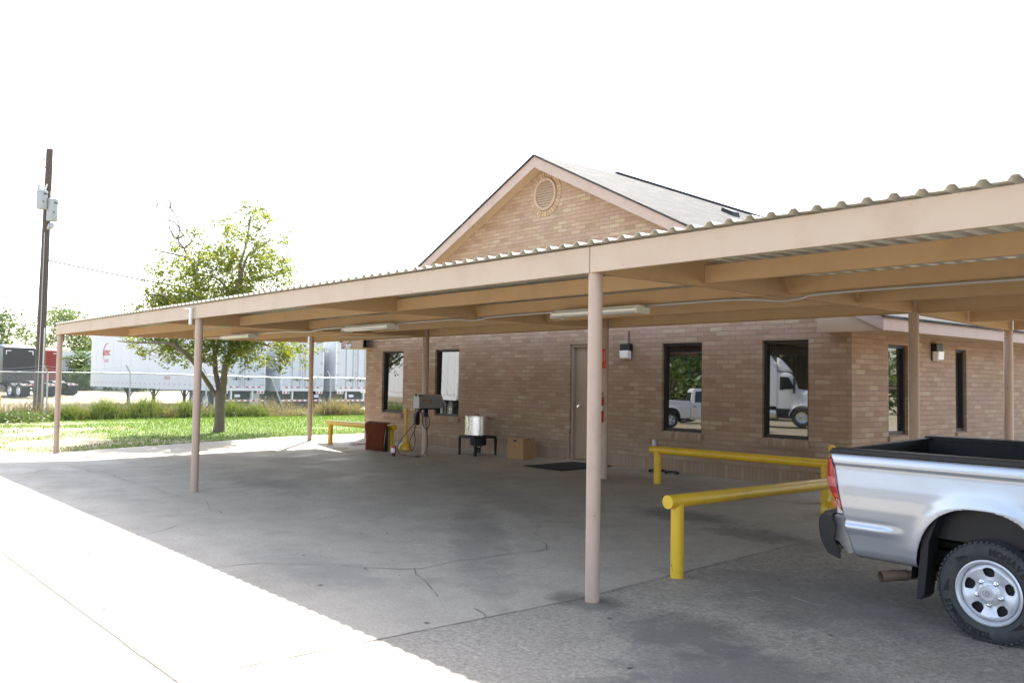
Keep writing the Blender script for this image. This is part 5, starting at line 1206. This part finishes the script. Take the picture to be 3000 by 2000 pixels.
L4 = limb([r5(1290,1160,-.5), r5(1330,1020,-.8), r5(1390,850,-1.0), r5(1470,720,-1.2), r5(1610,610,-1.3), r5(1760,530,-1.4)], .05, .015)
L5 = limb([r2(1215,430,.3), r5(1000,1240,.7), r5(930,1080,.9), r5(820,1000,1.2), r5(700,960,1.3), r5(480,930,1.4), r5(330,1000,1.4)], .06, .012)
L6 = limb([r2(1370,720,.0), r2(1300,600,.8), r2(1100,590,1.2), r2(900,420,1.6), r2(600,300,1.8), r2(250,260,1.9)], .04, .012)
limb([r2(1430,650,.1), r2(1380,600,.3), r2(1320,540,.5)], .03, .02)
limb([r5(1000,1240,.5), r5(1100,1050,.9), r5(1080,850,1.1), r5(1010,700,1.2)], .045, .012)
limb([r2(1600,200,-.5), r2(1800,150,.5), r2(2000,220,.9), r2(2200,330,1.1)], .05, .012)
limb([r5(1330,1020,-.4), r5(1500,950,.6), r5(1650,880,1.0), r5(1850,930,1.2)], .04, .01)
limb([r2(1240,860), r2(1150,500,-1.0), r2(900,200,-1.6), r2(500,180,-1.9), r2(150,160,-2.0)], .05, .012)
# the bare limb
for pts in ([(615,760),(560,640),(500,560),(495,420),(470,320),(430,230),(395,175),(345,155),(250,125),(150,105),(60,190)], [(500,520),(550,500),(590,580),(615,640)], [(495,420),(440,350),(390,320),(280,300),(180,290)], [(500,540),(420,500),(385,420),(385,330),(380,220),(350,150)], [(540,490),(500,430),(480,380)], [(395,175),(370,100),(320,45),(250,5)], [(560,640),(640,560),(610,480),(570,430)], [(250,125),(210,190)], [(500,520),(440,470),(400,440)], [(545,640),(480,590),(430,560)]):
    limb([r5(x, y, random.uniform(-.15,.15)) for x, y in pts], .028, .010, 6)
for pts in ([(330,1000),(200,1030),(100,1090),(0,1040)], [(330,985),(230,1010),(150,1030)]): limb([r5(x, y, 1.3) for x, y in pts], .010, .004, 5)
b.build('trunk', M['bark'], tree, smooth=True, fixn=False, angle=180)
CL = [(1510,160,75),(1270,240,95),(1440,240,45),(1600,230,35),(1180,340,85),(1010,300,60),(890,300,55),(880,480,90),(960,440,60),(1080,430,70),(1240,430,70),(1280,510,60),(1420,520,75),(1380,580,70),(1560,630,70),(1690,520,65),(1790,550,45),(1640,660,60),(1480,660,60),(930,620,60),(1150,600,70),(1080,680,90),(1000,700,90),(880,700,80),(760,720,80),(660,770,80),(520,800,65),(450,650,75),(340,640,60),(380,570,45),(220,650,35),(210,780,45),(220,880,35),(250,930,35),(420,940,75),(480,880,65),(600,900,105),(800,850,110),(950,850,120),(1100,850,125),(1250,780,110),(1400,800,110),(1600,800,105),(1740,830,80),(1830,930,75),(1680,760,60),(1550,740,65),(1350,700,70),(1650,960,80),(1480,400,40),(1560,330,40),(1330,450,55),(1100,760,80),(1870,1010,35),(1600,950,110),(1450,900,110),(1250,950,100),(1050,980,120),(850,980,110),(650,1050,130),(500,1100,110),(380,1180,105),(420,1260,105),(560,1200,120),(150,1320,50),(230,1350,45),(750,1150,120),(900,1180,110),(1100,1100,120),(1200,1180,110),(1350,1100,100),(1450,1130,95),(1600,1080,60),(1700,1060,60),(300,1230,65)]
CL2 = [(150,150,120),(350,250,140),(500,250,150),(650,200,170),(800,200,170),(750,380,70),(580,400,70),(250,330,60),(720,500,45),(1200,250,160),(1350,300,160),(1500,250,170),(1650,300,140),(1800,280,160),(1900,400,90),(2050,350,140),(2200,330,115),(2250,450,85),(2250,580,50),(2300,250,105),(1250,430,70),(1350,480,65),(1620,450,65),(2310,330,105),(2400,420,75),(2500,240,85),(2640,260,65),(2380,200,100)]
b = MB()
hid = [(random.uniform(470,800), random.uniform(860,985), 34) for _ in range(46)]
allc = [(380+x/3.92, 560+y/3.92, r/3.92) for x, y, r in CL]+[(380+x/5.2267, 970+y/5.2267, r/5.2267) for x, y, r in CL2]+hid
for px, py, r in allc:
    rm = r*MPP; d0 = random.uniform(-1.5,1.5) * (1 if r > 12 else .5)
    twigs = max(8, int(2.0*(r/5.0)**1.95))
    for _ in range(twigs):
        v = Vector((random.gauss(0,.68), random.gauss(0,.9), random.gauss(0,.68)))
        c = tp(px, py, d0) + AR*v.x*rm + AF*v.y*rm*1.2 + Vector((0,0,v.z*rm))
        n = random.randint(5, 9); dirv = Vector((random.gauss(0,1), random.gauss(0,1), random.gauss(-.2,.5))).normalized()
        for k in range(n):
            p = c + dirv*(.045*(k-n/2)) + Vector((random.gauss(0,.03), random.gauss(0,.03), random.gauss(0,.03)))
            leafquad(b, p, random.uniform(.036,.066))
b.build('crown', M['leaf'], tree, fixn=False)

def bush(name, label, cat, base, h, w, d, leafm, n, s, trunk=True, gap=.5, seed=1, group=None, trunkr=.09, low=.12, nc=26):
    random.seed(seed); t = thing(name, label, cat, base, group=group); bx, by, bz = base; C0 = Vector(base)
    cl = []
    for _ in range(nc):
        a = random.uniform(0, 6.283); rr = math.sqrt(random.random()); zz = random.uniform(low, .93)
        k = math.sqrt(max(.05, 1-((zz-.5)/.56)**2)); cl.append((C0+Vector((math.cos(a)*rr*w*.5*k, math.sin(a)*rr*d*.5*k, zz*h)), random.uniform(.12,.26)*min(w,h)*.9))
    if trunk:
        b = MB()
        for i in range(3):
            q = random.choice(cl)[0]; b.tube([C0+Vector((random.uniform(-.1,.1),random.uniform(-.1,.1),-.1)), C0.lerp(q,.35)+Vector((0,0,h*.12)), C0.lerp(q,.7)+Vector((0,0,h*.06)), q], [trunkr*1.3,trunkr,trunkr*.6,trunkr*.25], 8)
        for c, r in cl[:14]: b.tube([C0+Vector((0,0,h*.25)), C0.lerp(c,.6)+Vector((0,0,h*.1)), c], [trunkr*.5,trunkr*.3,.01], 5)
        b.build('trunk', M['bark'], t, smooth=True, fixn=False)
    b = MB()
    for c, r in cl:
        for _ in range(max(8, n//nc)):
            v = Vector((random.gauss(0,.55), random.gauss(0,.55), random.gauss(0,.5))); leafquad(b, c+v*r, s*random.uniform(.6,1.3))
    b.build('crown', leafm, t, fixn=False); return t
g = 'trees and shrubs beyond the yard'
spec = [('hedge_shrub','tall green shrub just left of the logo trailer, under the low white roof','shrub',(-103,31.5,0),4.3,9,6,'leaf_bg',5000,.20,11),
 ('hedge_shrub','dense green shrub behind the red tractor and carport corner post','shrub',(-108,27.0,0),4.0,9,6,'leaf_bg',4000,.22,12),
 ('mesquite_tree','pale green mesquite left of the palms, behind the carport corner post','tree',(-128,35.5,0),9.4,16,10,'leaf_pale',6500,.26,13),
 ('mesquite_tree','pale feathery mesquite between the pole and the carport corner post','tree',(-126,29.0,0),10.2,12,9,'leaf_pale',5200,.26,14),
 ('mesquite_tree','bright green mesquite just left of the pole above the black tractor','tree',(-122,22.6,0),9.6,10,9,'leaf_bg',5200,.25,15),
 ('mesquite_tree','pale wispy mesquite left of the pole with an open crown','tree',(-130,19.5,0),11.5,9,8,'leaf_pale',3000,.24,16),
 ('mesquite_tree','low green mesquite in front of the palms','tree',(-118,38.2,0),7.2,12,8,'leaf_pale',5200,.24,17)]
for nm, lb, ct, ba, h, w, d, lm, n, s, sd in spec: bush(nm, lb, ct, (ba[0],ba[1],H(ba[0],ba[1])), h, w, d, M[lm], n, s, True, seed=sd, group=g, trunkr=.14, low=.05)
# trees and hedge behind the photographer, mirrored in the front windows
for i, (x, y, h, w) in enumerate([(-50,-36,7,12),(-42,-34,6.5,9),(-70,-36,7,12),(-28,-66,8,14),(-86,-26,7,14),(16,52,9,16),(28,66,10,18),(42,84,11,20)]):  # last three are added out of view to darken the side window reflections
    bush('yard_tree', ['rounded green tree mirrored darkly behind the white pickup','broad green tree mirrored in the third window','green tree mirrored far left in the windows','tree mirrored behind the white tractor','low green tree mirrored beyond the trailer','first unseen tree added to darken the narrow side window','second unseen tree added to darken the narrow side window','third unseen tree added to darken the narrow side window'][i], 'tree', (x,y,H(x,y)), h, w, w*.8, M['leaf_bg'], 3200, .32, True, seed=40+i, group='trees behind the photographer', trunkr=.16, low=.08)
random.seed(5)
def palm(base, h, label):
    t = thing('fan_palm', label, 'palm', base, group='fan palms'); C0 = Vector(base)
    b = MB(); b.tube([C0, C0+Vector((.1,0,h*.5)), C0+Vector((0,.1,h))], [.28,.2,.18], 10); b.build('trunk', M['bark'], t, smooth=True)
    b = MB(); top = C0+Vector((0,.1,h))
    for i in range(46):
        a = random.uniform(0,6.283); el = random.uniform(-.9,1.2); d = Vector((math.cos(a)*math.cos(el), math.sin(a)*math.cos(el), math.sin(el))); st = random.uniform(.5,.9)
        c = top+d*st; side = d.cross(Vector((0,0,1))).normalized(); up = side.cross(d)
        for k in range(-5,6):
            q = d*math.cos(k*.26)+side*math.sin(k*.26); e = c+q*random.uniform(.6,.9)-Vector((0,0,.12*abs(k)/5+.1)); w = up.cross(q)*0+side*.03+up*.02
            b.poly([c-w, c+q*.35-w*1.6, e, c+q*.35+w*1.6])
    b.build('fronds', M['leaf_bg'], t, fixn=False)
palm((-120,41.9,0), 8.9, 'left of two small fan palms above the hedge'); palm((-112,41.0,0), 9.6, 'taller right fan palm beside the logo trailer')
# bare tree on the far left
t = thing('bare_tree', 'leafless dead tree at the far left above the red tractor', 'tree', (-116,15.0,0)); b = MB(); random.seed(9)
def twig(p, d, l, r, n):
    q = p+d*l; b.tube([p, p.lerp(q,.5)+Vector((random.gauss(0,l*.05),)*3), q], [r, r*.8, r*.6], 5)
    if n:
        for _ in range(random.choice([2,3,3])): twig(q, (d+Vector((random.gauss(0,.5),random.gauss(0,.5),random.gauss(.15,.35)))).normalized(), l*.72, r*.58, n-1)
twig(Vector((-116,15.0,-.1)), Vector((0,.05,1)), 2.6, .16, 5); b.build('branches', M['bark'], t, fixn=False)
# reddish cypress-like trunk stump by the mesquite
b = MB(); b.lathe([(.55,0),(.55,5),(.45,8.2),(.25,9.3)], (-124,21.0,0), 10); tag(b.build('dead_palm_trunk', M['bark'], smooth=True), 'thick brown dead palm trunk sticking up among the left mesquites', 'trunk')
# low white building behind the shrub
t = thing('white_shed', 'long low building with a white flat roof behind the green shrubs', 'building', (-112, 34, 0))
b = MB(); b.box(-118,-110,22,46,0,3.6); b.build('wall', M['whitebldg'], t); b = MB(); b.box(-118.6,-109.4,21.5,46.5,3.601,4.35); b.build('roof', M['whitebldg'], t)

# distant tree line, one mass
random.seed(21); b = MB()
for i in range(9000):
    a = R(random.uniform(95, 215)); rr = random.uniform(190, 215); hh = 4.5+2.5*noise.noise(Vector((a*9,0,3)))+1.5*noise.noise(Vector((a*31,0,7)))
    p = Vector((rr*math.cos(a), rr*math.sin(a), random.random()**.8*hh)); leafquad(b, p, random.uniform(.5,1.1))
stuff(tag(b.build('distant_trees', M['leaf_pale'], fixn=False), 'low far line of scrub trees along the horizon beyond the yard', 'tree line'))

# grass and weeds: nobody could count them
random.seed(3)
def blade(b, x, y, z, h, w, lean):
    a = random.uniform(0,6.283); dx, dy = math.cos(a)*w, math.sin(a)*w; lx, ly = random.gauss(0,lean), random.gauss(0,lean)
    i = len(b.v); b.v += [(x-dx,y-dy,z),(x+dx,y+dy,z),(x+lx*.5+dx*.6,y+ly*.5+dy*.6,z+h*.6),(x+lx*.5-dx*.6,y+ly*.5-dy*.6,z+h*.6),(x+lx*1.3,y+ly*1.3,z+h)]
    b.face(i,i+1,i+2,i+3); b.face(i+3,i+2,i+4)
b = MB()
for _ in range(46000):
    x = -21.6-14.2*random.random()**1.25; y = random.uniform(3.0, 22.5)
    if noise.noise(Vector((x*.35,y*.35,0)))+.06*(y-7.5) < -.2: continue
    blade(b, x, y, H(x,y)-.015, random.uniform(.03,.085), .006+.0004*abs(x+21), .025)
for _ in range(3500):
    y = random.uniform(5.5, 22); x = -21.5+random.gauss(-.03,.05); blade(b, x, y, H(x,y)-.01, random.uniform(.03,.10), .005, .04)
stuff(tag(b.build('lawn_grass', M['grass'], fixn=False), 'short bright green mown grass of the lawn between the slab and the fence', 'grass'))
def weeds(name, label, mat, spots, fixed=None):
    b = MB()
    for (x0, y0, rx, ry, n, h, lean) in spots:
        h *= 1.12
        for _ in range(n):
            x = x0+random.gauss(0,rx*.5); y = y0+random.gauss(0,ry*.5); k = math.exp(-((x-x0)/rx)**2-((y-y0)/ry)**2)
            blade(b, x, y, H(x,y)-.02, h*(.35+.65*k)*random.uniform(.5,1.15), random.uniform(.008,.016), lean)
    return stuff(tag(b.build(name, mat, fixn=False), label, 'weeds'))
spots = [(-35.6+random.gauss(0,.2),y+random.gauss(0,.2),.45,.6,random.choice([10,30,120,220]),random.uniform(.15,.5),.2) for y in [4.5+.55*i for i in range(32)]]
spots += [(-35.7,8.9,.5,.6,650,.62,.2),(-35.6,10.1,.5,.7,900,.80,.22),(-35.7,11.6,.6,.8,1100,.85,.25),(-35.7,13.2,.5,.6,800,.75,.22),(-35.6,15.0,.5,.8,800,.72,.2),(-35.5,15.9,.5,.6,600,.60,.2),(-35.2,7.2,.5,.5,400,.45,.2),(-35.3,6.4,.5,.5,350,.4,.2)]
weeds('tall_weeds', 'tall green weeds growing along the foot of the chain link fence', M['weed'], spots)
spots = [(-36.2,y,.7,.7,120,random.uniform(.55,.9),.25) for y in [4+.6*i for i in range(28)]]+[(-36.8,5+i*.5,.6,.5,160,.75,.2) for i in range(12)]+[(-35.6,19.6,.45,.7,420,.85,.34),(-35.6,20.6,.45,.8,420,.70,.34),(-35.5,12.4,.4,.4,260,.5,.3),(-35.4,17.5,.4,.8,260,.35,.3),(-35.6,21.8,.4,.8,300,.6,.34)]
weeds('dry_weeds', 'dry straw coloured weeds and seed heads tangled in the fence', M['dryweed'], spots)
spots = [(-40-random.random()*7, -2.5-random.random()*2, 1.0, .8, 260, random.uniform(.5,.9), .25) for _ in range(14)]
weeds('yard_weeds', 'green weeds mirrored below the white trailer in the left windows', M['weed'], spots)
b = MB(); random.seed(12)
for _ in range(900):
    x = -34.6+random.gauss(0,.5); y = 7.0+random.gauss(0,.55); p = Vector((x, y, H(x,y)+random.random()*.35)); leafquad(b, p, random.uniform(.03,.07))
stuff(tag(b.build('ground_cover', M['leaf_bg'], fixn=False), 'low broad leaved weed patch at the foot of the utility pole', 'ground cover'))
